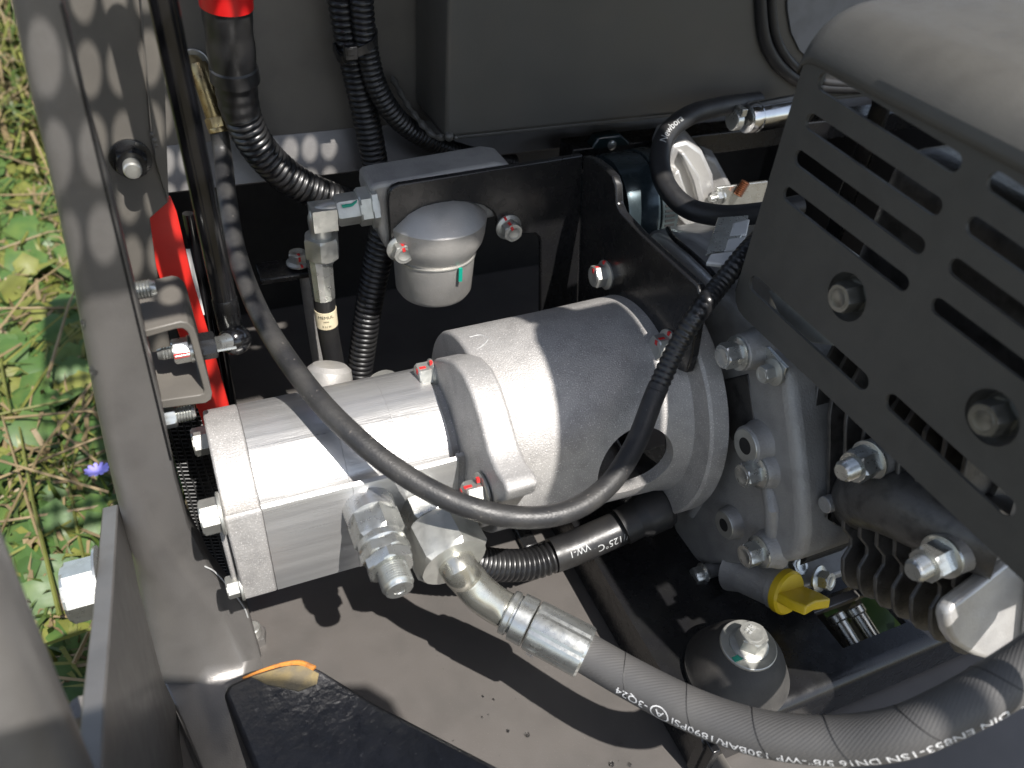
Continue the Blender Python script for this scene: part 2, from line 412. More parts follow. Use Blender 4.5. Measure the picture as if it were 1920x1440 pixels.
for i in range(260):   # dead stalks lying over the grass
    p = pick_ground()+EZ*rng.uniform(30, 120); th = rng.uniform(0, 2*pi); L = rng.uniform(120, 320)
    q = p+A(cos(th)*L, sin(th)*L, rng.uniform(-40, 60)); gm.tube(np.array([p, (p+q)/2+EZ*12, q]), A(1.6, 1.3, .8), 4, mi=2 if rng.random() < .7 else 1)
build('grass', gm, GR, None, kind='stuff', ang=60, recalc=False)

fm = M(); fp = az(184, 885, -EYE)*.80
for k in range(11):
    w = 2*pi*k/11; d = A(cos(w), sin(w)*.8, .35); s = np.cross(d, EZ)*.55
    fm.add([fp, fp+d*3+s*3, fp+d*9+s*3.4, fp+d*10.5, fp+d*9-s*3.4, fp+d*3-s*3], [(0, 1, 2, 3, 4, 5)])
fl = thing('chicory_flower', 'small violet blue flower in the grass beside the grey corner post', 'flower', (fp[0], fp[1], -EYE))
build('petals', fm, mat('violet_petal', (.30, .27, .75), .5), fl)
build('stem', M().tube(np.array([[fp[0]+6, fp[1]+8, -EYE], fp+A(3, 4, -60), fp]), A(1.6, 1.3, 1.2), 6), GR[0], fl)

# ---------------------------------------------------------------- machine frame
fr = thing('machine_frame', 'taupe painted steel frame with corner post, floor plate and back panel round the engine bay', 'machine frame', (-40, 300, -EYE))
rows = [(5, -70, 92, -70, 296), (20, 0, 110, 0, 296), (62, 200, 156, 200, 296), (98, 350, 200, 350, 296), (142, 560, 252, 560, 296), (183, 780, 303, 780, 296),
        (206, 890, 324, 890, 296), (228, 980, 350, 985, 296), (252, 1075, 395, 1072, 296), (268, 1150, 462, 1146, 292), (288, 1240, 488, 1235, 284.5)]
R_ = []
for xl, yl, xr, yr, Y in rows: R_.append((ay(xl, yl, Y), ay(xr, yr, Y)))
R_.append((az(300, 1285, -438), az(494, 1275, -438))); R_.append((az(372, 1445, -437), az(505, 1445, -437))); R_.append((az(420, 1600, -437), az(560, 1600, -437)))
R_.insert(0, (R_[0][0]+(R_[0][0]-R_[1][0])*4, R_[0][1]+(R_[0][1]-R_[1][1])*4))
RID = [(.6, 0)]*6+[(.42, .1), (.42, .6), (.54, 1), (.74, 1.2), (.79, 1.2), (.94, .8), (.94, .1), (.9, 0), (.9, 0)]
pm = M(); V = []; F = []
for i, (l, r) in enumerate(R_):
    wd = r-l; k = max(.15, min(1, (12-i)/3)) if i > 9 else 1
    f, b = RID[i]
    rim = [r+A(0, 14*k, -2*(1-k)), r+A(0, .8, 0), r-wd*.012, l+wd*f, l+wd*(f-.05)+A(0, -1.6*b, .3*b), l+wd*(f-.14)+A(0, -2.8*b, .6*b), l+wd*f*.5+A(0, -3.0*b, .6*b), l+wd*f*.26+A(0, 1.2*k-1.5*b, 0), l+wd*f*.10+A(0, 4.5*k, 0), l+wd*.012+A(0, 11*k, 0), l+A(0, 22*k, 0), l+A(0, 70*k, 0)]
    V += rim
n = 12
for i in range(len(R_)-1):
    for j in range(n-1): F.append((i*n+j, i*n+j+1, (i+1)*n+j+1, (i+1)*n+j))
pm.add(V, F); build('corner_post', pm, PAINT, fr, ang=50, solid=2.0)
build('bare_edge', M().tube(spline([ay(384, 1062, 294.8), ay(400, 1070, 294.5), ay(428, 1100, 293), ay(458, 1140, 291), ay(465, 1158, 290.5)], 1), .45, 6), PRINTG, fr)
# beaded cut edge of the post flange
e0, e1 = ay(112, 5, 296), ay(318, 860, 296); tm = M(); nb = 190
for i in range(nb):
    q = e0+(e1-e0)*(i+.5)/nb+A(.4, -.5, 0); tm.box(q, (1.0, 1.6, .62))
build('edge_bead', tm, BLACKP, fr, kind='stuff')
# gusset plate beside the post
XG = ay(228, 985, 296)[0]-1.5
gp = [ax(*p, XG) for p in ((222, 945), (232, 960), (262, 1110), (305, 1270), (385, 1440), (500, 1650), (190, 1650), (192, 1440), (197, 1310), (212, 1120))]
gus = build('gusset_plate', M().prism(gp, A(-7.5, 0, 0)), PAINT, fr, bevel=.8)
bc = ax(196, 1095, XG-7.5)
bolt(fr, bc, A(-1, 0, 0), 24, 14, 0, 18, ZINC, .35)
# weld between gusset and guard tube
wp = spline([ax(150, 1325, XG-9), ax(168, 1360, XG-9), ax(178, 1410, XG-9), ax(186, 1470, XG-9)], 1.2)
build('weld_bead', M().tube(wp, 4.2+1.1*np.abs(np.sin(np.arange(len(wp))*.55)), 14), WELD, fr)
# left inner plate
sp = [ay(*p, 400) for p in ((105, -90), (252, -90), (285, 268), (315, 380), (281, 410), (293, 500), (318, 640), (330, 760), (270, 800), (205, 480), (150, 200))]
build('side_plate', M().prism(sp, A(0, 3, 0)), PAINT_D, fr, bevel=.6)
fm = M(); fp0, fp1 = ay(262, -60, 400), ay(292, 300, 400)
build('plate_flange', M().prism([ay(258, -90, 399), ay(300, -90, 399), ay(316, 378, 399), ay(290, 300, 399), ay(268, 60, 399)], A(0, -1.6, 0)), PAINT_D, fr, bevel=.5)
nb = stud_nut(fr, ay(245, 296, 400), A(0, -1, 0), 13, 7.5, 4, 6, 0, 9.5, BLACKP, .3)
build('stud', M().lathe(ay(245, 296, 400)-A(0, 8, 0), A(0, -1, 0), [(0, 4.1), (6.5, 4.1), (7.4, 3.5), (7.6, 2.4), (7.6, .2)], 24), ZINCW, fr)
for (px, py, r) in ((290, 262, 1.5), (293, 272, 1.2), (286, 252, 1.3), (257, 270, 1.0)):
    build('weld_spatter', M().ball(ay(px, py, 398), r, 8, 6), PAINT_D, fr)
# studs through the post
for (px, py, L, nut) in ((236, 548, 11, 0), (296, 785, 13, 1)):
    p = ay(px, py, 312); m = M()
    if nut: m.hexa(p, EX, 10, 8)
    m.thread(p+EX*(7 if nut else 0), EX, 4, L if not nut else 9, 1.25)
    build('stud', m, ZINC, fr, ang=25)
# back panel, its lower ledge and the cross rail below
build('back_panel', M().box((263, 501.5, -130), (596, 3, 170)), PAINT_D, fr)
pr = [A(-35, 500, -215), A(-35, 489, -240), A(-35, 492, -242), A(-35, 530, -242), A(-35, 530, -239), A(-35, 495, -239), A(-35, 503, -215)]
build('panel_ledge', M().prism(pr, A(596, 0, 0)), PAINT, fr, bevel=.4)
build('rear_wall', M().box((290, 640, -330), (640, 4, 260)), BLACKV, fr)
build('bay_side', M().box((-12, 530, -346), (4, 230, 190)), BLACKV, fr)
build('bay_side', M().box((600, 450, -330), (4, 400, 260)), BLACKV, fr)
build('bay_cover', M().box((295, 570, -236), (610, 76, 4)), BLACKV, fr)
# floor with an opening under the engine
h0, h1 = az(1545, 1165, -440), az(1655, 1130, -440)
hx0, hx1, hy0, hy1 = 338, 392, 160, 206
fl_ = M()
for x0, x1, y0, y1 in ((-60, -12, 40, 400), (-12, hx0, 40, 640), (hx1, 620, 40, 640), (hx0, hx1, 40, hy0), (hx0, hx1, hy1, 640)):
    fl_.box(((x0+x1)/2, (y0+y1)/2, -442), (x1-x0, y1-y0, 4))
build('floor_panel', fl_, mat('floor_paint', (.112, .103, .096), .42, .15, (.098, .091, .085), 30, rv=.06, bump=.12, bs=900, spec=.5, speck=(.2, .185, .17), ss=1500, st=.71), fr)
build('floor_rail', M().box((207, 330, -433), (14, 420, 14)), PAINT_D, fr, bevel=1)
build('floor_rail', M().box((176, 400, -436), (10, 200, 8)), BLACKP, fr, bevel=1)
pb = az(478, 1200, -440)
bl = stud_nut(fr, pb, EZ, 13, 7, 5, 6, 0, 0, PAINT, .3)
build('stud', M().lathe(pb+EZ*7, EZ, [(0, 4.8), (6.5, 4.8), (7.3, 4), (7.3, 2)], 20), ZINCW, fr)
# rain drops lying on the paint
dm = M()
for (px, py, r) in ((178, 694, 2.3), (206, 799, 2.0), (157, 604, 1.3), (243, 1052, .6), (215, 846, .7)):
    dm.ball(ay(px, py, 298), r, 14, 8)
for i in range(16):
    px, py = rng.uniform(760, 1200), rng.uniform(1230, 1430); dm.ball(az(px, py, -440.3), rng.choice([.3, .4, .6]), 10, 6)
for (px, py, r) in ((988, 1378, 1.7), (952, 1371, 1.2), (1163, 1395, 1.5), (1146, 1433, 1.8), (1180, 1434, 1.3), (905, 1306, .9), (925, 1312, .9), (904, 1345, .8)):
    dm.ball(az(px, py, -440.3), r, 14, 8)
build('water_drops', dm, WATER, fr, kind='stuff')

# ---------------------------------------------------------------- tube and iron block at the lower edge
tb = thing('guard_tube', 'out of focus grey painted round tube welded beside the gusset plate, lower left corner', 'tube', (-70, 140, -EYE))
build('tube_body', M().tube(np.array([ad(-145, 1000, 205), ad(-92, 1130, 212), ad(28, 1400, 232), ad(90, 1540, 245)]), 16, 40), PAINT, tb)
ib = thing('iron_block', 'rough black cast iron block with rust-worn tip lying on the floor plate', 'casting', (60, 200, FLOOR))
zt = -352
top = [az(*p, zt) for p in ((418, 1300), (428, 1282), (480, 1258), (540, 1240), (572, 1240), (604, 1256), (700, 1315), (950, 1445), (1180, 1580), (620, 1800), (500, 1500))]
bm_ = M(); cen = sum(top)/len(top)
bot = [cen+(p-cen)*1.0+A(0, 0, FLOOR-zt+.5) for p in top]; n = len(top)
bm_.add(list(top)+list(bot), [tuple(range(n)), tuple(range(n, 2*n))[::-1]]+[(i, (i+1) % n, n+(i+1) % n, n+i) for i in range(n)])
build('block_body', bm_, IRON, ib, bevel=5, seg=4)
tipm = [az(*p, zt+.35) for p in ((470, 1268), (540, 1247), (570, 1247), (598, 1262), (594, 1282), (560, 1296), (500, 1283))]
build('worn_tip', M().prism(tipm, A(0, 0, -1.5)), RUSTP, ib, bevel=.4)
build('rust_edge', M().tube(spline([az(455, 1272, zt-.8), az(490, 1258, zt-.3), az(530, 1246, zt), az(562, 1243, zt), az(590, 1254, zt-.3)], 1), np.linspace(.6, 1.5, len(spline([az(455, 1272, zt-.8), az(490, 1258, zt-.3), az(530, 1246, zt), az(562, 1243, zt), az(590, 1254, zt-.3)], 1))), 8), mat('orange_rust', (.50, .19, .03), .7, 0, (.3, .12, .03), 300, bump=.5, bs=800), ib)

# ---------------------------------------------------------------- hood held open above (off the top edge of the picture)
SUNV = np.array(TO_SUN)/TO_SUN.z
zh = 120.0
def up(P): P = np.asarray(P, float); return P+SUNV*(zh-P[2])
def oncyl(px, py, r, YA=302.8, ZA=-312.3):
    d = ray(px, py); a = d[1]**2+d[2]**2; b = -2*(d[1]*YA+d[2]*ZA); c = YA*YA+ZA*ZA-r*r
    return d*(-b-sqrt(max(0, b*b-4*a*c)))/(2*a)
hd = thing('hood_panel', 'open perforated engine hood above the bay', 'hood', (0, 200, 120))
hm = M(); cw, chh = 12.4, 20.0
def cell(x, y):
    a, b = 5.1, 8.1; ring = []; edge = []; K = 16
    for i in range(K):
        w = 2*pi*i/K; c_, s_ = cos(w), sin(w); ring.append((x+a*c_, y+b*s_, zh))
        t = min(cw/2/abs(c_) if abs(c_) > 1e-6 else 9e9, chh/2/abs(s_) if abs(s_) > 1e-6 else 9e9)
        edge.append((x+t*c_, y+t*s_, zh))
    hm.add(ring+edge, [(i, (i+1) % K, K+(i+1) % K, K+i) for i in range(K)])
    for i in range(K):
        p, q = edge[i], edge[(i+1) % K]
        if abs(p[0]-q[0]) > 1e-6 and abs(p[1]-q[1]) > 1e-6:
            cx = x+cw/2*(1 if p[0]+q[0] > 2*x else -1); cy = y+chh/2*(1 if p[1]+q[1] > 2*y else -1)
            hm.add([p, q, (cx, cy, zh)], [(0, 1, 2)])
ye = up(ay(170, 560, 296))[1]            # lower edge of the hood, as its shade falls on the post
yf_ = up(ay(890, 428, 390))[1]           # and on the filter
px0, py0, nx, ny = -50.0, ye+6, 11, 11
for i in range(nx):
    for j in range(ny): cell(px0+cw*(i+.5), py0+chh*(j+.5))
px1, py1 = px0+cw*nx, py0+chh*ny
qx, qy0, qn, qm = px1, up(ay(450, 250, 500))[1]-62, 6, 3
for i in range(qn):
    for j in range(qm): cell(qx+cw*(i+.5), qy0+chh*(j+.5))
qx1, qy1 = qx+cw*qn, qy0+chh*qm
def sheet(x0, x1, y0, y1): hm.add([(x0, y0, zh), (x1, y0, zh), (x1, y1, zh), (x0, y1, zh)], [(0, 1, 2, 3)])
wc = up(ay(1572, 178, 438)); wx_0, wx_1, wy_0, wy_1 = wc[0]-22, wc[0]+22, wc[1]-10, wc[1]+10  # opening added to let sun onto the tank behind the guard slots
sheet(px0, px1, ye, py0); sheet(px0, px1, py1, 460)
sheet(qx, qx1, yf_, qy0); sheet(qx, qx1, qy1, 460); yo = 206; sheet(qx1, 335, yf_, 460); sheet(335, wx_0, yo, 460); sheet(wx_1, 760, yo, 460); sheet(wx_0, wx_1, yo, wy_0); sheet(wx_0, wx_1, wy_1, 460)  # right-hand edge set back to let sun onto the intake parts
xa, xb, ya = up(ay(768, 445, 376))[0], up(ay(935, 440, 376))[0], up(ay(850, 455, 375))[1]
hm.add([(xa, yf_, zh), (xb, yf_, zh), (xb-3, ya+3, zh), ((xa+xb)/2, ya, zh), (xa+3, ya+3, zh)], [(0, 1, 2, 3, 4)])  # tab added to the sheet to shade the filter dome
build('perforated_sheet', hm, BLACKV, hd, solid=1.2, recalc=False)
lp = [up(oncyl(*p, 58.5)) for p in ((1085, 583), (1030, 588), (1012, 600), (1003, 618), (1005, 640), (1030, 700), (1045, 780), (1046, 860))]
xr = 281
lp = [A(xr, lp[0][1], zh)]+lp+[A(lp[-1][0]-2, lp[-1][1]-22, zh), A(xr, lp[-1][1]-22, zh)]
build('bell_shade_plate', M().prism(lp, A(0, 0, 2)), BLACKV, hd)  # unseen plate added to cast the shade on the bell housing
build('shade_plate_arm', M().box((240, (lp[0][1]+yf_)/2, zh+1), (30, yf_-lp[0][1]+8, 2)), BLACKV, hd)  # joins the added plate to the hood sheet
ph = thing('added_shade_panels', 'unseen added shelf above and in front of the engine bay', 'blocker', (0, -180, 118))  # unseen panels added to block sun from post, floor and hose
XG_ = ay(228, 985, 296)[0]-1.5
se = [up(ad(40, 1290, 215)), up(ax(215, 1325, XG_)), up(az(300, 1275, -438)), up(az(480, 1281, -438)), up(az(590, 1283, -352)), up(az(690, 1288, -440)), up(az(735, 1315, -440)), up(az(790, 1410, -440)), up(az(820, 1520, -440))]
se = [p for p in se]
build('left_shade_plate', M().prism([A(-300, se[0][1], zh)]+se[1:]+[A(se[-1][0], -420, zh), A(-300, -420, zh)], A(0, 0, 2)), BLACKV, ph)  # outline traced back toward the sun from the wanted shade edge
build('right_shade_plate', M().prism([A(372, -194, zh), A(640, -194, zh), A(640, -420, zh), A(372, -420, zh)], A(0, 0, 2)), BLACKV, ph)  # added to shade the floor at the right
build('hose_shade_tab', M().prism([A(287.5, -205, zh), A(284, -172, zh), A(295.2, -163, zh), A(298.6, -190, zh), A(300, -400, zh), A(289, -400, zh)], A(0, 0, 2)), BLACKV, ph)  # added to shade one stretch of the pressure hose
build('shade_plate_brace', M().box((255, -400, zh-3), (240, 20, 3)), BLACKV, ph)  # only joins the added panels

# ---------------------------------------------------------------- strut, bracket, red plate, pipes at the left
br = thing('strut_bracket', 'bent grey channel bracket holding the lower end of the gas strut', 'bracket', ay(330, 690, 305))
YB = 305
c_out = [(232, 630), (338, 603), (352, 605), (363, 615), (369, 630), (398, 738), (396, 749), (386, 756), (290, 768), (284, 754), (374, 741), (382, 738), (383, 731), (356, 633), (351, 622), (342, 616), (330, 617), (240, 643)]
build('channel', M().prism([ay(*p, YB) for p in c_out], A(0, 38, 0)), PAINT_D, br, bevel=.5)
pn = ay(368, 652, 317)
stud_nut(br, pn-EX*1.5, A(-1, 0, 0), 10, 7, 3, 6, 0, 6.5, ZINC, .2)
build('paint_mark', M().box(pn+A(-6.5, -5.05, 1), (6.5, .7, 2.2)), MARKR, br)
hexfit('hex_base', pn+EX*1.6, EX, 11, 7, BLACKP, br)
gs = thing('gas_strut', 'long black glossy gas strut with ball socket end, leaning down the left side', 'gas strut', ay(440, 640, 335))
top = ay(289, -80, 333); top = top+(top-ay(421, 560, 331))*.45; b0 = ay(441, 636, 326)
P0 = ay(421, 560, 331)
build('cylinder', M().tube(np.array([top, (top+P0)/2, P0]), 5.2, 32), GLOSSB, gs)
d = unit(P0-top)
build('end_fitting', M().lathe(P0-d*1, d, [(0, 5.3), (1, 5.7), (17, 5.6), (20, 5.0)], 28), BLACKP, gs)
build('ball_socket', M().ball(b0, 7.4, 28, 18), GLOSSB, gs)
build('ball_stud', M().lathe(pn+EX*8.5, b0-(pn+EX*8.5), [(0, 3.4), (5, 3.4), (9, 4.2)], 20).lathe(pn+A(6, -3, -1.5), EX, [(0, .7), (11, .7)], 8), ZINC, gs)
rp = thing('red_plate', 'bright red enamelled plate edge standing behind the cut corner of the left inner plate', 'plate', ay(380, 700, 412))
build('plate_body', M().prism([ay(*p, 412) for p in ((262, 412), (300, 378), (320, 370), (332, 400), (360, 520), (402, 660), (438, 790), (380, 815), (340, 640))], A(0, 3, 0)), RED, rp, bevel=.6)
build('white_edge', M().prism([ay(*p, 413) for p in ((349, 470), (357, 470), (384, 590), (377, 592))], A(0, 2, 0)), mat('white_edge_strip', (.7, .7, .68), .5), rp)
pp = thing('coolant_pipe', 'pair of thin black gloss pipes running behind the gas strut', 'pipes', ay(400, 700, 440))
for k, (a, b) in enumerate((((352, 400), (402, 680)), ((372, 400), (424, 690)))):
    build('pipe', M().tube(np.array([ay(*a, 440), ay(*b, 440), ay(b[0]+25, b[1]+150, 440)]), 3.0, 16), GLOSSB, pp)
rg = thing('radiator_grille', 'dark perforated metal grille deep behind the corner post', 'grille', ay(370, 1000, 360))
gc = [ay(*p, 352) for p in ((300, 770), (372, 770), (470, 1080), (392, 1080))]
build('backing', M().prism(gc, A(0, 2, 0)), BLACKP, rg)
mm = M()
for i in range(46):
    t = (i+.5)/46; a = gc[0]+(gc[3]-gc[0])*t; b = gc[1]+(gc[2]-gc[1])*t
    mm.tube(np.array([a+A(0, -1, 0), (a+b)/2+A(0, -1.4, .8), b+A(0, -1, 1.5)]), .45, 5)
for i in range(5):
    t = (i+.5)/5; a = gc[0]+(gc[1]-gc[0])*t; b = gc[3]+(gc[2]-gc[3])*t
    mm.tube(np.array([a+A(0, -1.5, 0), (a+b)/2+A(0, -1.5, 0), b+A(0, -1.5, 0)]), .6, 5)
build('mesh_wires', mm, mat('dark_grille_wire', (.04, .04, .04), .4), rg, kind='stuff')

# ---------------------------------------------------------------- cables and conduits at the back
bcab = thing('battery_cable', 'thick black ribbed conduit with shrink sleeve and red boot at its top', 'cable', ay(610, 375, 475))
bp = [ay(414, -190, 446), ay(424, 0, 450), ay(432, 80, 454), ay(440, 140, 457), ay(452, 210, 461), ay(487, 280, 465), ay(545, 335, 469), ay(610, 368, 474), ay(690, 392, 482), ay(780, 400, 490)]
PT = spline(bp, 1.0)
i1 = int(np.argmin(np.linalg.norm(PT-bp[1], axis=1))); i2 = int(np.argmin(np.linalg.norm(PT-bp[3], axis=1))); i0 = int(np.argmin(np.linalg.norm(PT-ay(452, 195, 460.5), axis=1)))
build('red_boot', M().tube(PT[:i1+5:3], 13.2, 32), REDP, bcab)
sl = PT[i1+3:i2+4]; build('shrink_sleeve', M().tube(sl, 12.3+.25*np.sin(np.arange(len(sl))*.35)+np.where(np.arange(len(sl)) > len(sl)-9, .7, 0), 32), SLEEVE, bcab)
nk = PT[i2+2:i0+6]; build('sleeve_neck', M().tube(nk, np.linspace(11.6, 10.9, len(nk))+.18*np.sin(np.arange(len(nk))*.9), 28), SLEEVE, bcab)
P, r = corrug([PT[k] for k in range(i0, len(PT), 8)], 10.6, 4.2); build('ribbed_conduit', M().tube(P, r, 26), PLASTIC, bcab, ang=60)

cc = thing('control_cable', 'long dusty black hose looping from brass fitting across the pump to the engine', 'hose', ay(415, 262, 470))
build('washer', M().lathe(ay(362, 120, 500), A(0, -1, 0), [(0, 8.6), (.8, 9), (1.8, 9), (2.2, 8.4)], 36), ZINCW, cc)
build('banjo_nut', M().lathe(ay(362, 120, 498), A(.1, -1, -.2), [(0, 5.6), (4, 5.6), (5, 5.0), (9, 4.6)], 24), BRASS, cc)
f0, f1 = ay(374, 128, 484), ay(413, 250, 471); fd = unit(f1-f0); fL = np.linalg.norm(f1-f0)
build('crimp_sleeve', M().lathe(f0, fd, [(-3, 4.6), (0, 5.5), (fL*.25, 5.6), (fL*.3, 5.3), (fL*.72, 5.3), (fL*.75, 5.0)], 28), BRASS, cc)
build('end_ferrule', M().hexa(f0+fd*fL*.74, fd, 10.6, fL*.17).lathe(f0+fd*fL*.9, fd, [(0, 5.9), (1, 6.2), (2.6, 6.0), (3, 5.3)], 28), BRASS, cc)
cp = [f0+fd*fL*.9, ay(417, 285, 468), ad(426, 370, 445), ad(444, 475, 425), ad(488, 590, 402), ad(556, 698, 380), ad(640, 795, 364), ad(750, 885, 357), ad(860, 944, 356), ad(970, 970, 360), ad(1062, 960, 366), ad(1135, 915, 375), ad(1190, 835, 387), ax(1230, 735, 200), ax(1270, 650, 214), ax(1308, 588, 224), ax(1348, 536, 241), ax(1395, 478, 258), ax(1440, 430, 282)]
CP = spline(cp, 3)
ic = int(np.argmin(np.linalg.norm(CP-ax(1230, 735, 200), axis=1)))
build('jacket', M().tube(CP[:ic+2], 5.2, 28), CABLE, cc)
RS = spline(CP[ic::2], .8); build('ribbed_sleeve', M().tube(RS, 5.0+.32*np.cos(np.arange(len(RS))*2*pi/4), 24), PLASTIC, cc, ang=70)

def conduit(name, label, pts, r, pitch, p0, group=None):
    t = thing(name, label, 'conduit', p0, group); P, rr = corrug(pts, r, pitch); build('ribbed_tube', M().tube(P, rr, 22), PLASTIC, t, ang=60); return t
conduit('wiring_conduit', 'thicker ribbed black conduit dropping straight behind the filter, left of the tank', [ay(618, -260, 478), ay(636, -60, 478), ay(645, 20, 478), ay(662, 110, 478), ay(682, 200, 478), ay(700, 290, 478), ay(716, 390, 478), ay(726, 480, 478)], 8.6, 3.6, ay(716, 390, 478), 'ribbed conduits tied together left of the tank')
conduit('wiring_conduit', 'thinner ribbed black conduit curving away under the tank corner', [ay(660, -260, 466), ay(676, -60, 466), ay(680, 20, 466), ay(690, 100, 466), ay(708, 165, 466), ay(745, 222, 468), ay(800, 262, 474), ay(880, 292, 486), ay(960, 305, 500)], 6.6, 3.2, ay(745, 222, 468), 'ribbed conduits tied together left of the tank')
ct = thing('cable_tie', 'black plastic cable tie strapped round the two ribbed conduits', 'cable tie', ay(668, 95, 470))
q = [ay(626, 88, 476), ay(640, 112, 466), ay(668, 100, 458), ay(700, 82, 458), ay(706, 62, 468), ay(690, 60, 482), ay(650, 76, 488), ay(626, 88, 476)]
Q = spline(q, 2); sm = M()
for i in range(len(Q)-1):
    d = unit(Q[i+1]-Q[i]); sm.box((Q[i]+Q[i+1])/2, (np.linalg.norm(Q[i+1]-Q[i])+.3, 1.2, 4.4), (d, unit(np.cross(EZ, d)), np.cross(d, unit(np.cross(EZ, d)))))
build('strap', sm, PLASTIC, ct); build('lock_head', M().box(ay(657, 98, 458), (7, 5, 7)).box(ay(657, 98, 455.4), (4, .5, 4)), PLASTIC, ct, bevel=.6)
conduit('drain_conduit', 'ribbed black conduit hanging down behind the small labelled hose', [ay(722, 420, 432), ay(708, 490, 432), ay(694, 560, 432), ay(682, 640, 432), ay(672, 720, 432), ay(668, 790, 432)], 9.0, 3.9, ay(668, 790, 432))

# ---------------------------------------------------------------- hydraulic tank
tk = thing('hydraulic_tank', 'big grey brown sheet steel tank with welded corner, upper middle', 'tank', (300, 470, -200))
XT, YT, ZT = 159, 440, -201
x1 = 560
build('tank_shell', M().box(((XT+x1)/2, (YT+498.5)/2, (ZT-20)/2), (x1-XT, 58.5, -20-ZT)), TANKP, tk, bevel=2.4, seg=3)
build('bottom_flange', M().box(((XT+x1)/2, YT+27, ZT-1.4), (x1-XT-3, 50, 2.6)), TANKP, tk, bevel=.8)
wv = spline([ay(832, 258, 441), ay(815, 255, 447), ay(770, 205, 470), ay(735, 145, 490)], 1.5)
build('weld_bead', M().tube(wv, 1.9+.5*np.sin(np.arange(len(wv))*1.1), 10).ball(ay(842, 256, 440), 3, 12, 8).ball(ay(855, 258, 440), 1.6, 10, 6), TANKP, tk)
wt = spline([ay(1424, -80, 440), ay(1426, 20, 439), ay(1434, 75, 438.5), ay(1452, 112, 438.5), ay(1480, 140, 438.5), ay(1520, 160, 438.5), ay(1640, 165, 438.5)], 2)
build('rubber_trim', M().tube(wt, 4.2, 16).tube(wt+A(7, -1, 3), 3.2, 14), RUBBER, tk)
plp = [ay(1475, -90, 438), ay(1477, 20, 438), ay(1484, 62, 438), ay(1500, 95, 438), ay(1525, 118, 438), ay(1660, 130, 438), ay(1660, -90, 438)]
build('window_plate', M().prism(plp, A(0, 1.5, 0)), mat('blue_grey_plate', (.16, .165, .175), .4), tk, bevel=.4)
build('support_rail', M().box((420, 462, -232), (330, 20, 16)), BLACKP, tk, bevel=1)

# ---------------------------------------------------------------- filter and bracket
YF = 393
fb = thing('filter_bracket', 'black painted L bracket carrying the filter, bolted to the bell housing flange', 'bracket', (229, 393, -270))
fp_ = [(727, 378), (729, 362), (735, 352), (748, 346), (1093, 291), (1083, 590), (1013, 605), (1014, 455), (1012, 445), (1004, 438), (980, 440), (958, 447), (944, 449), (936, 444), (933, 432), (932, 412), (925, 398), (908, 386), (880, 379), (850, 377), (825, 382), (800, 396), (783, 414), (770, 436), (768, 470), (763, 480), (752, 486), (740, 484), (733, 476)]
build('filter_plate', M().prism([ay(*p, YF) for p in fp_], A(0, 4, 0)), BLACKP, fb, bevel=.9)
XB = 229
xp = [(1093, 292), (1112, 298), (1132, 313), (1148, 330), (1154, 348), (1156, 382), (1163, 398), (1200, 438), (1290, 520), (1306, 534), (1312, 552), (1309, 585), (1296, 668), (1286, 700), (1262, 690), (1180, 620), (1082, 590)]
build('flange_plate', M().prism([ax(*p, XB) for p in xp], A(5, 0, 0)), BLACKP, fb, bevel=.9)
bolt(fb, ax(1136, 515, XB), A(-1, 0, 0), 12, 7, 9, 0, ZINCW, .3, 'red')
bolt(fb, ax(1254, 647, XB), A(-1, 0, 0), 12, 7, 9, 0, ZINCW, .1, 'red')
bolt(fb, ay(750, 465, YF), A(0, -1, 0), 11, 6.5, 8.2, 0, ZINCW, .2, 'red')
bolt(fb, ay(953, 425, YF), A(0, -1, 0), 11, 6.5, 8.2, 0, ZINCW, .5, 'red')
hf = thing('hydraulic_filter', 'grey cast aluminium hydraulic filter with hanging bowl under the black bracket', 'filter', ay(842, 590, 404))
cx = ay(845, 470, 376)[0]; CY = 405.0
z1 = ay(845, 447, 375)[2]; z2 = ay(840, 512, 376)[2]; z3 = ay(838, 576, 380)[2]
bw = 30.5
build('bowl', M().lathe((cx, CY, 0), EZ, [(z2-1, bw*.80), (z2+1, bw*.83), (z2+9, bw*.965), (z2+14, bw), (z1-2, bw+.6), (z1, bw+.8), (z1+.8, bw+.3), (z1+4, bw*.90), (z1+8.5, bw*.75), (z1+12, bw*.55), (z1+14, bw*.3), (z1+14.4, bw*.1)], 64), BOWLM, hf)
build('bowl_cap', M().lathe((cx, CY, 0), EZ, [(z3-3, bw*.60), (z3-1.6, bw*.72), (z3+1.5, bw*.78), (z2-3, bw*.82), (z2-1.2, bw*.835), (z2-.2, bw*.83), (z2, bw*.79)], 64), BOWLM, hf)
build('ring_seam', M().lathe((cx, CY, z2-.6), EZ, [(-.5, bw*.80), (-.4, bw*.848), (.3, bw*.85), (.5, bw*.80)], 64), ZINCW, hf)
mk = ay(863, 515, CY-bw*.86); build('paint_mark', M().box(mk, (2.2, 1.5, 9)), MARKG, hf)
hp = [ay(718, 440, 398), ay(702, 420, 398), ay(692, 350, 398), ay(700, 340, 398), ay(735, 333, 398), ay(930, 300, 398), ay(1000, 330, 398), ay(930, 420, 398), ay(760, 450, 398)]
build('filter_head', M().prism([ay(*p, 398) for p in ((725, 470), (706, 425), (694, 372), (695, 350), (712, 345), (735, 341), (930, 306), (960, 310), (960, 400), (800, 440))], A(0, 26, 0)), CAST_D, hf, bevel=2.5, seg=3)

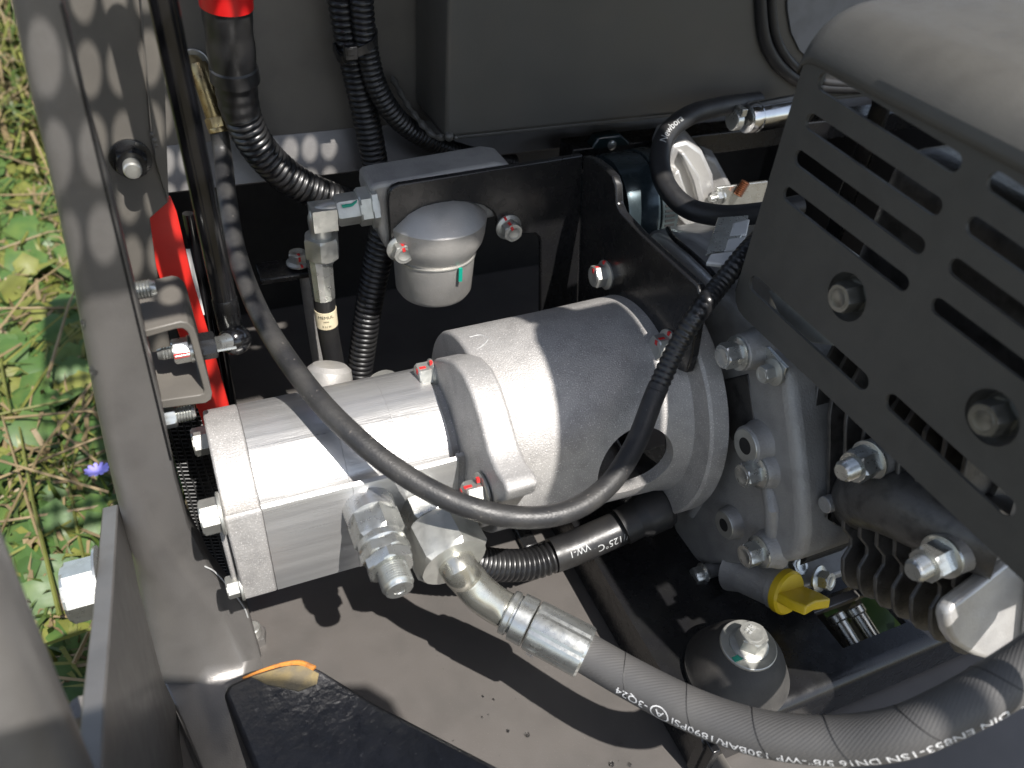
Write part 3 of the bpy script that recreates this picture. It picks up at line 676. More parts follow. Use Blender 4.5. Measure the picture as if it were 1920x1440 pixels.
fh = thing('filter_hose', 'small hydraulic hose with zinc elbow and paper label, left of the filter', 'hose', ay(625, 690, 400))
e1 = ay(696, 385, 402)
YH = 402
ea = ay(600, 400, YH)   # elbow corner
ex_ = unit(e1-ea)
hexfit('adapter_nut', e1-ex_*8, ex_, 19, 9, ZINCW, fh, .2)
build('locking_ring', M().hexa(e1-ex_*1.5, ex_, 22, 4, .1).lathe(e1-ex_*11, ex_, [(0, 5.2), (5, 5.2)], 20), ZINCW, fh, ang=28)
n0 = ea+(e1-ea)*.30; hexfit('swivel_nut', n0, ex_, 15.5, 15, ZINCW, fh, .05)
mk = ay(652, 378, YH-8.2); build('paint_mark', M().prism([ay(640, 384, YH-7.2), ay(660, 381, YH-7.2), ay(669, 374, YH-7.2), ay(668, 379, YH-7.2), ay(660, 386, YH-7.2), ay(642, 389, YH-7.2)], A(0, -.8, 0)), MARKG, fh)
el = M().tube(spline([n0+ex_*2, ea+ex_*5+A(0, 0, .5), ea+A(-.5, 0, -1.5), ea+A(-.6, 0, -8), ea+A(-.6, 0, -16)], 1.5), 6.2, 24).box(ea+A(1.5, 0, -2), (13.5, 13, 13))
build('elbow', el, ZINCW, fh, bevel=.8)
hexfit('union_nut', ea+A(-.6, 0, -27), EZ, 18, 13.5, ZINCW, fh, .25)
q1 = ay(598, 478, YH); q2 = ay(607, 556, YH); qd = unit(q2-q1)
build('collar', M().lathe(ea+A(-.6, 0, -27), A(0, 0, -1), [(0, 6), (4, 6)], 20), ZINCW, fh)
qb = q1-A(0, 0, -2)
build('ferrule', M().lathe(q1+EZ*3, q2-q1, [(0, 6.5), (1, 7.2), (1.8, 7.4), (12, 7.2), (np.linalg.norm(q2-q1)+3, 6.8)], 12), ZINC, fh, ang=20)
ht = [q2, ay(615, 620, YH), ay(628, 690, YH), ay(640, 760, YH)]
HP = spline(ht, 2); build('hose_tube', M().tube(HP, 6.4, 24), RUBBER, fh)
dd = np.r_[0, np.cumsum(np.linalg.norm(np.diff(HP, axis=0), axis=1))]
lab = HP[(dd > 7) & (dd < 22)]; build('paper_label', M().tube(lab, 6.65, 28), PAPER, fh)
tm = M(); vd = A(-.2, -.9, .35)
s0 = 7.5
Vx = []
T_ = unit(lab[-1]-lab[0])
def label_text(s, size, off, wid):
    V, F = text_mesh(s, size); w = max(v[0] for v in V); out = []
    rad = unit(vd-T_*np.dot(vd, T_)); side = np.cross(rad, -T_)*-1  # letters run round the hose
    for v in V:
        ph = (v[0]-w/2)/6.7*(-1)
        c = lab[0]+T_*(off-v[1])
        out.append(c+6.8*(rad*cos(ph)+np.cross(T_, rad)*(-sin(ph))*(-1)))
    tm.add(out, F)
label_text('HEMUL', 3.0, 4.0, 0); label_text('IIIIIIIII', 1.5, 6.6, 0); label_text('II I-I III', 2.0, 10.2, 0); label_text('III-IIII', 1.7, 13.4, 0)
build('label_print', tm, INK, fh)
build('lower_fitting', M().lathe(ay(612, 775, 352), ay(618, 690, 362)-ay(612, 775, 352), [(0, 13.5), (22, 13.5), (27, 12.4), (29.5, 9.5), (30, 6)], 36), BOWLM, fh)
rd = thing('support_rod', 'thin grey steel rod with red marked flange bolt on top, behind the labelled hose', 'rod', ay(600, 690, 440))
build('rod', M().tube(np.array([ay(572, 500, 440), ay(585, 590, 440), ay(602, 700, 440)]), 4.6, 18), CAST_D, rd)
build('lug', M().box(ay(545, 505, 440), (40, 20, 4)), BLACKP, rd, bevel=1)
bolt(rd, ay(560, 496, 440)+EZ*1, EZ, 10, 6, 7.5, 0, ZINCW, .2, 'red')

# ---------------------------------------------------------------- bell housing
YA, ZA = 302.8, -312.3
AX0, AX1 = 123.0, 235.0
bh = thing('bell_housing', 'sand cast grey aluminium bell housing with oval window between pump and engine', 'bell housing', (180, YA, ZA))
shell = M().lathe((0, YA, ZA), EX, [(AX0, 30), (AX0, 56), (AX0+.6, 57.2), (AX0+2, 58), (AX0+60, 59), (AX1-6, 60.5), (AX1+4, 63), (AX1+4, 54), (AX0+9, 49), (AX0+9, 30)], 96, caps=False)
nn = 96; k = 10; b0_ = len(shell.v)-nn*k
shell.f += [(b0_+(k-1)*nn+j, b0_+(k-1)*nn+(j+1) % nn, b0_+(j+1) % nn, b0_+j) for j in range(nn)]; shell.uv += [None]*nn; shell.mi += [0]*nn
bo = build('housing_shell', shell, CAST, bh, ang=35)
hc = oncyl(1190, 870, 58); hn = unit(A(0, hc[1]-YA, hc[2]-ZA))
cut = build('cutter', M().lathe(hc-hn*30, hn, [(0, 23), (60, 23)], 64), CAST, bh)
md = bo.modifiers.new('window', 'BOOLEAN'); md.object = cut; md.operation = 'DIFFERENCE'; md.solver = 'EXACT'
bpy.context.view_layer.update()
me = bpy.data.meshes.new_from_object(bo.evaluated_get(bpy.context.evaluated_depsgraph_get()))
bo.modifiers.clear(); bo.data = me; bpy.data.objects.remove(cut)
me.set_sharp_from_angle(angle=radians(35))
b = bo.modifiers.new('edge', 'BEVEL'); b.width = .0012; b.segments = 2; b.limit_method = 'ANGLE'; b.angle_limit = radians(50)
build('flange', M().lathe((0, YA, ZA), EX, [(AX1, 50), (AX1, 75.5), (AX1+1.5, 77), (AX1+11, 77), (AX1+12, 76), (AX1+12, 50)], 96, caps=False), CAST, bh, ang=30)
build('front_recess', M().lathe((0, YA, ZA), EX, [(AX0+.5, 31), (AX0+8, 30), (AX0+8, 2)], 48, caps=False), CAST_D, bh)
ph_ = ax(884, 688, AX0); build('screw_hole', M().lathe(ph_-EX*.3, EX, [(0, 4.4), (.5, 4.4)], 20), BLACKV, bh)
build('mark_scribe', M().tube(spline([oncyl(880, 632, 58.15), oncyl(900, 628, 58.15), oncyl(915, 634, 58.15), oncyl(905, 648, 58.15), oncyl(893, 655, 58.15)], 1), .25, 5), PRINTG, bh)
build('shaft_coupling', M().lathe((0, YA, ZA), EX, [(140, 18), (141, 24), (200, 24), (201, 18)], 32), BLACKP, bh)

# ---------------------------------------------------------------- gear pump
gpmp = thing('gear_pump', 'bright machined aluminium gear pump lying left of the bell housing', 'hydraulic pump', (50, 300, -344))
def arc(cy, cz, r, a0, a1, n=8): return [(cy+r*cos(radians(a0+(a1-a0)*i/n)), cz+r*sin(radians(a0+(a1-a0)*i/n))) for i in range(n+1)]
def section(g=0):
    s = [(257-g, -344-g), (257-g, -286)]
    s += [(257.8-g, -284), (259.5-g, -283)]
    s += arc(300, -310, 41+g, 160, 22, 22)
    s += [(348+g*.3, -318), (350+g, -325), (350+g, -344-g)]
    return s
def body(x0, x1, g=0): return M().prism([A(x0, y, z) for y, z in section(g)], A(x1-x0, 0, 0))
build('end_cover', body(-8, 8.2, .4), CAST, gpmp, bevel=1.4, seg=2, ang=25)
# raised ribs and bolt pads of the cover
build('cover_web', M().prism([A(-8.5, y, z) for y, z in ((262, -338), (262, -300), (268, -288), (272, -300), (272, -338))], A(-3, 0, 0)), CAST, gpmp, bevel=1)
build('body_section', body(8.4, 50.0), BRUSH, gpmp, ang=25)
build('body_section', body(50.12, 77.0, .2), BRUSH, gpmp, ang=25)
build('body_section', body(77.12, 103.0), BRUSH, gpmp, ang=25)
fo = [(803, 690), (805, 680), (814, 673), (830, 674), (848, 680), (866, 700), (882, 735), (898, 785), (914, 845), (928, 880), (944, 903), (951, 922), (946, 938), (930, 944), (900, 990), (850, 1000), (820, 950), (805, 800)]
build('mounting_flange', M().prism([ax(*p, 107) for p in fo], A(15.4, 0, 0)), CAST, gpmp, bevel=1.8, seg=3, ang=35)
build('flange_collar', body(102.8, 107.2, -2), CAST, gpmp, ang=25)
bolt(gpmp, ax(908, 924, 106.6), A(-1, 0, 0), 13, 8, 0, 10.5, ZINCW, .25, 'red')
build('bolt_thread', M().thread(ax(922, 935, 108), EX, 4, 12), ZINC, gpmp)
bolt(gpmp, ax(812, 700, 107)+A(0, 0, 0), A(-1, 0, 0), 12, 7, 8, 0, ZINCW, 0, 'red')
bolt(gpmp, ax(392, 824, -8.2), A(-1, 0, 0), 13, 8, 0, 0, ZINCW, .15)
bolt(gpmp, ay(418, 962, 262), A(-1, 0, 0), 14, 8, 0, 10, ZINCW, .3)
bolt(gpmp, ay(455, 1095, 262), A(-1, 0, 0), 10, 6, 0, 8, ZINCW, .2)
hexfit('rear_fitting', ay(728, 742, 352), A(-.25, .1, 1), 17, 13, ZINCW, gpmp, .2)
build('rear_fitting_neck', M().lathe(ay(740, 765, 350), A(-.1, .1, 1), [(0, 9), (10, 9)], 20), ZINCW, gpmp)
nY = A(0, -1, 0)
p1 = ay(690, 948, 257)
build('port_boss', M().lathe(p1, nY, [(0, 12.5), (3, 12.5), (9, 12), (9.5, 10)], 40), BRUSHX, gpmp)
ad_ = unit(A(.02, -1, -.10))
hexfit('plug_adapter', p1+ad_*6, ad_, 22, 15, ZINC, gpmp, .30)
build('adapter_neck', M().lathe(p1+ad_*20.5, ad_, [(0, 11), (2, 11.4), (4, 11.4), (5, 10.4)], 36), ZINC, gpmp)
hexfit('lock_nut', p1+ad_*25, ad_, 20.5, 6, ZINC, gpmp, .1)
hexfit('lock_nut', p1+ad_*31.3, ad_, 20.5, 6, ZINC, gpmp, .6)
build('set_screw', M().thread(p1+ad_*37, ad_, 7.6, 11, 1.25, 28).lathe(p1+ad_*48.5, ad_, [(0, 6.6), (.4, 6.2), (.4, 3), (-1.2, 2.4)], 28), ZINC, gpmp, ang=25)

# ---------------------------------------------------------------- pressure hose
ph = thing('pressure_hose', 'big black wrapped hydraulic hose with zinc fitting, crossing the front of the bay', 'hose', ay(805, 952, 257))
p2 = ay(800, 950, 257)
hexfit('port_adapter', p2, nY, 27, 14, ZINC, ph, .2)
hexfit('swivel_nut', p2+nY*14.2, unit(A(.10, -1, -.12)), 33, 22, ZINCW, ph, .35)
sn = unit(A(.10, -1, -.12)); s_up = unit(np.cross(sn, EX)); s_up = s_up if s_up[2] > 0 else -s_up
c0 = p2+nY*14.2+s_up*16.6; build('paint_mark', M().prism([c0+sn*3+EX*-1.4, c0+sn*12+EX*1.0, c0+sn*16+EX*2.4, c0+sn*16+EX*4.2, c0+sn*11+EX*3.2, c0+sn*3+EX*.8], s_up*.5), MARKG, ph)
t0 = p2+unit(A(.10, -1, -.12))*34+nY*4
dF = float(t0@vF); tp = [t0-unit(A(.10, -1, -.12))*8, t0, ad(872, 1080, dF*.45+398*.55), ad(903, 1114, dF*.2+399*.8), ad(938, 1139, 400), ad(970, 1155, 399.5), ad(990, 1165, 399)]
build('bent_tube', M().tube(spline(tp, 2), 9.2, 36), STEEL, ph)
hq = [ad(950, 1146, 400), ad(1020, 1181, 398), ad(1080, 1214, 393), ad(1190, 1277, 378), ad(1300, 1332, 362), ad(1400, 1368, 348), ad(1480, 1383, 337), ad(1580, 1388, 325), ad(1690, 1373, 311), ad(1775, 1338, 304), ad(1872, 1285, 299), ad(1990, 1207, 294), ad(2120, 1105, 288)]
HQ = spline(hq, 2)
d = np.r_[0, np.cumsum(np.linalg.norm(np.diff(HQ, axis=0), axis=1))]
fd = unit(ad(1080, 1214, 393)-ad(955, 1148, 400)); f0 = ad(955, 1148, 400)
build('ferrule_collar', M().lathe(f0-fd*1.5, fd, [(0, 9), (.2, 10.8), (1, 11.4), (3.4, 11.4), (4.0, 10.4), (5.2, 10.4), (5.6, 12.2), (13, 12.4), (13.4, 11.8)], 40), ZINC, ph, ang=25)
fm = M(); n = 48; prof = [(12.6, 11.8), (13.0, 12.5), (14, 12.8), (41, 12.9), (42.2, 12.3), (42.3, 10)]
fm.lathe(f0, fd, prof, n)
for i, v in enumerate(fm.v):   # eight crimp flats
    j = i % n; v = np.array(v); c = f0+fd*np.dot(v-f0, fd); q = 1-.035*(1 if (j % 6) == 0 else 0)-.006*cos(2*pi*j/6); fm.v[i] = tuple(c+(v-c)*q)
fe = build('ferrule', fm, ZINC, ph, ang=20)
rad = unit(-vF*.55-vU*.83); rad = unit(rad-fd*np.dot(rad, fd))
tm = M(); text_flat(tm, 'J-10A', f0+fd*18+rad*12.9, np.cross(fd, rad), -fd*1, 6.5, .12); build('stamp', tm, PRINTG, ph)
hs = HQ[d > 34]; build('hose_tube', M().tube(hs, 9.8, 40), HOSE, ph)
dh = np.r_[0, np.cumsum(np.linalg.norm(np.diff(hs, axis=0), axis=1))]
T, N_, B_ = frames(hs)
for s in (24, 57, 90, 123, 156, 190):  # spiral wrap seams
    sm = []; 
    for k in range(25):
        a = s+k*.62; w = -2.4+k*.14
        c = A(*[np.interp(a, dh, hs[:, q]) for q in range(3)]); t = unit(A(*[np.interp(a, dh, T[:, q]) for q in range(3)]))
        v = unit(-vF-t*np.dot(-vF, t)); u = np.cross(t, v); sm.append(c+9.82*(v*cos(w)+u*sin(w)))
    build('wrap_seam', M().tube(np.array(sm), .22, 5), RUBBER, ph)
def vdir(t, c):
    w = radians(40+32*t*t); return -unit(c)*cos(w)-vU*sin(w)
tm = M(); Ltot = dh[-1]
def where(px, py): return dh[int(np.argmin([np.hypot(*(np.array([960+FPX*np.dot(q, vR)/np.dot(q, vF), 720-FPX*np.dot(q, vU)/np.dot(q, vF)])-(px, py))) for q in hs]))]
pre = 'DIN EN853-1SN DN16 5/8"-WP 130BAR/1890PSI'; full = pre+'  A  -3Q24'; HS = 6.0
wid = max(v[0] for v in text_mesh(full, HS, .12)[0]); wpre = max(v[0] for v in text_mesh(pre+'  A', HS, .12)[0])
sa, sb = where(1862, 1305), where(1172, 1268)
text_on_path(tm, full, hs, sa, 9.8, vdir, HS, -1, .12, .14, xs=(sa-sb)/wid, ring=wpre-HS*.30)
text_on_path(tm, 'euro"', hs, where(1950, 1250), 9.8, vdir, HS, -1, .2, .14)
build('hose_print', tm, PRINT, ph)

# ---------------------------------------------------------------- starter cable and sensor wire under the bell housing
sc_ = thing('starter_cable', 'black cable in ribbed conduit with printed sleeve and rubber boot below the bell housing', 'cable', ay(1000, 1060, 255))
YS = 255
pts = [ay(800, 1010, YS), ay(860, 1040, YS), ay(920, 1058, YS), ay(1000, 1056, YS), ay(1070, 1030, YS), ay(1110, 1012, YS)]
P, r = corrug(pts, 9.6, 3.8); build('ribbed_conduit', M().tube(P, r, 24), PLASTIC, sc_, ang=60)
SP = spline([ay(1035, 1042, YS), ay(1075, 1028, YS), ay(1120, 1008, YS), ay(1170, 986, YS), ay(1200, 972, YS)], 2)
build('printed_sleeve', M().tube(SP, 10.6, 28), SLEEVE, sc_)
tm = M(); vd = -vF*.75-vU*.35
text_on_path(tm, '1KV/125°C', SP, SP.shape[0]*2-6, 10.6, vd, 6.4, -1, .1); text_on_path(tm, 'VW-1', SP, 22, 10.6, -vF*.75-vU*.05, 6.0, -1, 0)
build('sleeve_print', tm, PRINTG, sc_)
bt = [ay(1165, 988, YS-2), ay(1190, 975, YS-2), ay(1225, 958, YS-2), ay(1250, 948, YS-2)]
BT = spline(bt, 1.5); n = len(BT); k = np.linspace(0, 1, n)
build('rubber_boot', M().tube(BT, np.where(k < .35, 11.5, np.where(k < .45, 12.6, np.where(k < .92, 13.6, 12.2))), 30), RUBBER, sc_, ang=50)
sw = thing('sensor_wire', 'thin wires in shrink tube hanging from the boot down to the floor', 'wire', ay(1190, 1200, 262))
w0 = [ay(1248, 985, 272), ay(1250, 1040, 268), ay(1256, 1095, 262)]
build('sheath', M().tube(spline(w0, 2), 3.4, 14), RUBBER, sw)
for k in range(3):
    build('bare_wire', M().tube(spline([ay(1252+k*5, 1060, 266), ay(1244+k*8, 1092, 261+k), ay(1250+k*4, 1125, 258)], 1.5), .8, 8), CHROME if k == 1 else PLASTIC, sw)
build('shrink_tube', M().tube(spline([ay(1258, 1128, 258), ay(1240, 1160, 255), ay(1200, 1195, 255), ay(1140, 1210, 262), ay(1080, 1205, 275)], 2), 5.0, 18), SLEEVE, sw)

# ---------------------------------------------------------------- engine base, rubber mount
ZB = -402.0
eb = thing('engine_bed', 'black glossy steel base under the engine with rounded front edge and window', 'engine base', (300, 170, FLOOR))
yf = az(1620, 1268, ZB)[1]
m = M(); bx0, bx1 = 196, 520
wx0, wx1, wy0, wy1 = 304, 353, 149, 182
def plate_prof(x0, x1, y0, y1, front):
    mm = M()
    if front:
        pr = [A(x0, y1, ZB), A(x0, y1, ZB-5)]+[A(x0, yf+8, ZB-5), A(x0, yf+5, ZB-8), A(x0, yf+5, FLOOR+4), A(x0, yf, FLOOR+4)]+[A(x0, yf+8+8*cos(a), ZB-8+8*sin(a)) for a in np.linspace(pi, pi/2, 8)]
        mm.prism(pr, A(x1-x0, 0, 0))
    else: mm.box(((x0+x1)/2, (y0+y1)/2, ZB-2.5), (x1-x0, y1-y0, 5))
    return mm
bm4 = M()
for q in (plate_prof(bx0, bx1, yf, wy0, True), plate_prof(bx0, wx0, wy0, 330, False), plate_prof(wx1, bx1, wy0, 330, False), plate_prof(wx0, wx1, wy1, 330, False)):
    bm4.add(q.v, q.f)
build('base_plate', bm4, BLACKP, eb, ang=40)
build('side_rail', M().box((200, 225, -421), (5, 200, 36)), BLACKP, eb, bevel=.8)
build('foot_plate', M().box((332, 190, -418), (60, 20, 5)), PAINT, eb, bevel=.8)
for k, (px, py) in enumerate(((1568, 1160), (1604, 1146))):
    p = az(px, py, -418); build('drain_bolt', M().lathe(p, A(.1, -1, -.35), [(-3, 5), (-2, 6.4), (2, 6.4), (3, 5.2), (30, 5.2)], 24), STEEL, eb)
rm = thing('rubber_mount', 'domed black rubber engine mount with big washer and zinc bolt', 'engine mount', (234, 160, ZB))
mc = az(1378, 1262, ZB)
build('rubber_cone', M().lathe((mc[0], mc[1], ZB+.3), EZ, [(0, 28.5), (4, 29), (5, 28.2), (7, 27.6), (18, 22.5), (25, 17.5), (27, 15)], 64), MOUNT, rm)
tz = ZB+27.2
bolt(rm, (mc[0], mc[1], tz+2.2), EZ, 14, 8.5, 10.5, 0, ZINCW, .25)
build('washer', M().lathe((mc[0], mc[1], tz), EZ, [(0, 14.6), (.4, 15.2), (1.8, 15.2), (2.2, 14.8)], 48), ZINCW, rm)
tm = M(); text_flat(tm, 'FG', (mc[0]+.6, mc[1]+2.6, tz+13.3), A(-.2, .98, 0), A(-.98, -.2, 0), 3.2, .35); text_flat(tm, '8.8', (mc[0]-2.4, mc[1]+1.4, tz+13.3), A(-.2, .98, 0), A(-.98, -.2, 0), 3.0, .35)
build('head_marks', tm, PRINTG, rm)
build('paint_mark', M().box((mc[0]-11, mc[1]-5, tz+2.3), (5, 3, .5)), MARKG, rm)

# ---------------------------------------------------------------- engine
XC = 258.0
en = thing('engine', 'grey cast aluminium engine crankcase with black cooling fins and yellow oil cap', 'engine', (330, 230, ZB))
cco = [(1300, 560), (1345, 545), (1420, 600), (1475, 690), (1488, 790), (1500, 900), (1506, 1000), (1500, 1040), (1486, 1054), (1420, 1066), (1370, 1060), (1290, 1062), (1270, 1040), (1240, 900), (1240, 700)]
build('crankcase', M().prism([ax(*p, XC) for p in cco], A(60, 0, 0)), CAST_D, en, bevel=6, seg=4, ang=40)
build('crankcase_pocket', M().prism([ax(*p, XC-.6) for p in ((1356, 712), (1402, 700), (1416, 800), (1372, 828), (1350, 790))], A(3, 0, 0)), FIN, en, bevel=1)
def boss(px, py, r, h, hole=None, X=XC):
    p = ax(px, py, X-h); m = M().lathe(p, EX, [(0, r*.92), (1, r), (h*.6, r*1.04), (h+3, r*1.3)], 32)
    build('boss', m, CAST_D, en)
    if hole:
        build('threaded_hole', M().lathe(p-EX*.25, EX, [(0, hole*1.25), (.5, hole*1.25)], 24).lathe(p-EX*.4, EX, [(0, hole), (.5, hole)], 24), [BLACKV][0], en)
        build('hole_rim', M().lathe(p-EX*.5, EX, [(0, hole*1.02), (0, r*.86), (.6, r*.9), (.6, hole*1.02)], 28, caps=False), ZINCW, en)
    return p
p = boss(1384, 662, 9.5, 12); bolt(en, p, A(-1, 0, 0), 12, 8, 9, 0, ZINC, .3)
p = boss(1398, 836, 10.5, 9, 4.6)
p = boss(1420, 884, 9.5, 6); bolt(en, p, A(-1, 0, 0), 12, 8, 9, 0, ZINC, .1)
p = boss(1358, 984, 9, 6, 3.8)
p = boss(1424, 1034, 9.5, 6); bolt(en, p, A(-1, 0, 0), 12, 8, 9, 0, ZINC, .2)
p = ax(1325, 1072, XC); build('drain_stud', M().lathe(p, EX, [(-2, 5), (12, 5)], 20), CAST_D, en); bolt(en, p-EX*2, A(-1, 0, 0), 9, 6, 6.4, 0, ZINC, .2)
for (a, b) in (((1330, 870), (1300, 960)), ((1440, 900), (1450, 1010)), ((1330, 700), (1345, 850))):
    build('crankcase_rib', M().tube(np.array([ax(*a, XC+2), ax((a[0]+b[0])/2+4, (a[1]+b[1])/2, XC-1), ax(*b, XC+2)]), 4.5, 12), CAST_D, en)
build('gasket', M().prism([ax(*p, XC+20) for p in ((1478, 690), (1486, 690), (1500, 850), (1516, 1000), (1512, 1050), (1500, 1060), (1505, 1000), (1492, 850))], A(30, 0, 0)), BLACKV, en)
tabp = [ax(*p, XC-3) for p in ((1430, 652), (1438, 650), (1474, 690), (1470, 702), (1456, 718), (1444, 720), (1430, 708))]
build('zinc_tab', M().prism(tabp, A(2, 0, 0)), ZINC, en, bevel=.4)
bolt(en, ax(1452, 697, XC-3), A(-1, 0, 0), 8, 6, 7, 0, ZINCW, .2)
# upper part of the engine seen past the bracket
up = [(1195, 440), (1240, 428), (1300, 440), (1345, 470), (1400, 470), (1460, 520), (1440, 640), (1340, 600), (1290, 540)]
build('upper_crankcase', M().prism([ax(*p, XC+14) for p in up], A(60, 0, 0)), SILVER, en, bevel=4, seg=3, ang=40)
build('upper_rib', M().tube(spline([ax(1232, 452, XC+13), ax(1270, 470, XC+12), ax(1310, 505, XC+12), ax(1350, 545, XC+13)], 2), 5.5, 16), SILVER, en)
build('breather_pipe', M().tube(spline([ax(1252, 428, XC+12), ax(1262, 445, XC+9), ax(1300, 478, XC+8), ax(1335, 512, XC+9), ax(1365, 550, XC+12)], 2), 1.5, 10), BLACKP, en)
carb = [(1250, 300), (1262, 272), (1290, 264), (1318, 285), (1338, 330), (1342, 372), (1330, 430), (1300, 452), (1270, 440), (1256, 390)]
build('intake_casting', M().prism([ay(*p, 410) for p in carb], A(8, 34, 0)), SILVER, en, bevel=2.5, seg=2, ang=30)
build('intake_ridge', M().prism([ay(*p, 405) for p in ((1276, 290), (1284, 286), (1312, 330), (1330, 410), (1318, 415), (1298, 340))], A(2, 12, 0)), SILVER, en, bevel=1.5)
build('intake_ridge', M().prism([ay(*p, 404) for p in ((1258, 395), (1262, 330), (1274, 318), (1284, 352), (1300, 412), (1290, 430))], A(2, 12, 0)), SILVER, en, bevel=1.5)
build('intake_step', M().prism([ay(*p, 436) for p in ((1320, 290), (1345, 300), (1372, 350), (1385, 420), (1330, 440))], A(10, 30, 0)), CAST_D, en, bevel=3)
gv = [ay(*p, 404) for p in ((1345, 352), (1440, 340), (1440, 392), (1345, 398))]
build('governor_plate', M().prism(gv, A(0, 2, 0)), ZINC, en, bevel=.4)
stud_nut(en, ay(1352, 368, 403), A(-1, -.15, 0), 8, 4.5, 2.6, 4, 0, 5.2, ZINC, .3)
sq = ay(1383, 366, 401); m = M()
for k in range(8): m.lathe(sq+A(.4, 0, 1)*k*1.25, A(.4, 0, 1), [(0, 2.9), (.5, 3.5), (1.0, 2.9)], 16)
build('spring', m, COPPER, en)
zq = ax(1362, 465, 266)[2]
build('throttle_tab', M().prism([az(*p, zq+1) for p in ((1345, 412), (1402, 408), (1396, 440), (1368, 470), (1322, 482), (1330, 455))], A(0, 0, 1.6)), ZINC, en, bevel=.4)
for q in (((1372, 426), (1404, 418), (1398, 448), (1364, 452)), ((1362, 456), (1396, 452), (1390, 474), (1356, 478)), ((1330, 484), (1388, 478), (1370, 506), (1322, 500))):
    build('cover_block', M().prism([az(*p, zq) for p in q], A(0, 0, 3)), mat('white_alloy_block', (.72, .71, .69), .45, .2), en, bevel=1)
build('green_stud', M().thread(ay(1150, 1045, 262), A(.1, -.35, -1), 4.5, 20, 1.6), mat('green_zinc_thread', (.45, .52, .36), .4, .7), en, ang=25)
# oil filler
po = ad(1466, 1106, 462); oa = unit(-.68*unit(po)+.73*(vR*.90-vU*.43))
build('filler_neck', M().lathe(po-oa*34, oa, [(0, 15), (8, 12.5), (30, 11.8), (30.6, 12.6), (34, 12.6)], 40), CAST_D, en)
cap = build('oil_cap', M().lathe(po, oa, [(0, 12.5), (.5, 13.2), (4.5, 13.2), (6, 12.0), (6.6, 9)], 40), YEL, en)
gx = unit(np.cross(oa, unit(A(.3, .2, 1)))); gy = np.cross(oa, gx)
hpoly = [po+oa*5+gx*-12, po+oa*5+gx*12, po+oa*16+gx*13, po+oa*24+gx*11.5, po+oa*22+gx*0, po+oa*24-gx*11.5, po+oa*16-gx*13]
build('cap_grip', M().prism([q-gy*3 for q in hpoly], gy*6), YEL, cap, bevel=1.2, seg=3)
bolt(en, ad(1535, 1085, 470), unit(A(.3, -.8, .5)), 10, 6, 8, 0, ZINC, .2)
bolt(en, ad(1487, 1062, 474), unit(A(.1, -.6, .8)), 10, 5, 7, 0, ZINC, .4)
build('foot_lug', M().box(ad(1540, 1060, 480), (60, 20, 6)), CAST_D, en, bevel=1.5)
# cooling fins: plates across the sloping cylinder
ca = unit(A(0, -.906, .423)); cu = A(0, .423, .906)
XFN = 272.0
def fin(c, w, hu, hd, tmat, th=2.2, lo=0):
    """c: point on the fin's left edge; w width along X, hu/hd heights up and down"""
    pts = [(14, hu), (3, hu*.8), (0, hu*.55), (0, -hd*.30), (5+lo, -hd*.42), (5+lo*.6, -hd*.50), (0, -hd*.60), (0, -hd+15), (1.3, -hd+9), (4.5, -hd+4.2), (9.5, -hd+1.2), (16, -hd), (w, -hd*.9), (w, hu)]
    return M().prism([c+EX*x+cu*z for x, z in pts], ca*th)
tops = [(1490, 850), (1508, 862), (1530, 876), (1552, 900), (1582, 985), (1610, 1000), (1640, 1018), (1668, 1040), (1702, 1062), (1738, 1085)]
bots = [(1516, 990), (1534, 1004), (1552, 1018), (1575, 1075), (1606, 1092), (1638, 1108), (1664, 1128), (1696, 1150), (1738, 1172), (1772, 1200)]
base = ax(1520, 985, XFN)
for k in range(10):
    b_ = base+ca*(10.4*(k-1))
    # keep the lower corners on a straight line along the cylinder axis, larger fins from the fourth on
    hdn = 24 if k < 3 else 30
    c = b_+cu*24
    build('cooling_fin', fin(c, 95, 74 if k < 4 else 60, hdn+(25 if k > 2 else 0), FIN), FIN, en, bevel=.7)
build('cylinder_barrel', M().tube(np.array([base+EX*50+cu*30-ca*15, base+EX*50+cu*30+ca*88]), 38, 32), FIN, en)
hb = base+ca*(10.4*9.1)
def aplane(px, py): r = ray(px, py); return r*(np.dot(hb, ca)/np.dot(r, ca))
hp = [aplane(*q) for q in ((1776, 1165), (1778, 1148), (1790, 1132), (1835, 1098), (1880, 1062), (1960, 1000), (2100, 960), (2100, 1270), (1960, 1262), (1905, 1252), (1830, 1232), (1795, 1212), (1782, 1192))]
build('cylinder_head', M().prism(hp, ca*-7), SILVER, en, bevel=2.2, seg=3, ang=40)
hr = aplane(1935, 1160)
build('valve_cover', M().box(hr+ca*10+EX*22, (62, 26, 58), (EX, ca, cu)), SILVER, en, bevel=9, seg=5)
# exhaust elbow and its studs
ex = [ax(1880, 1010, 290), ax(1800, 985, 282), ax(1740, 962, 278), ax(1680, 940, 277), ax(1635, 930, 280), ax(1605, 950, 300)]
build('exhaust_elbow', M().tube(spline(ex, 3), np.linspace(18, 15, len(spline(ex, 3))), 32), FIN, en)
build('exhaust_flange', M().box(ax(1690, 930, 282), (14, 62, 30), (EX, ca, cu)), FIN, en, bevel=6, seg=3)
for (px, py, XX) in ((1632, 862, 268), (1768, 1042, 264)):
    p = ax(px, py, XX); stud_nut(en, p, A(-1, -.1, 0), 14, 10, 5, 7, 0, 9.5, ZINC, .25)
    build('stud_boss', M().lathe(p, EX, [(.2, 8.5), (.6, 9.2), (30, 9.5)], 24), CAST_D, en)
for (px, py) in ((1482, 755), (1493, 906), (1548, 946)):
    build('core_plug', M().lathe(ax(px, py, XC+10), EX, [(-1, 4.0), (-.5, 4.4), (6, 4.4)], 24), CAST_D, en)

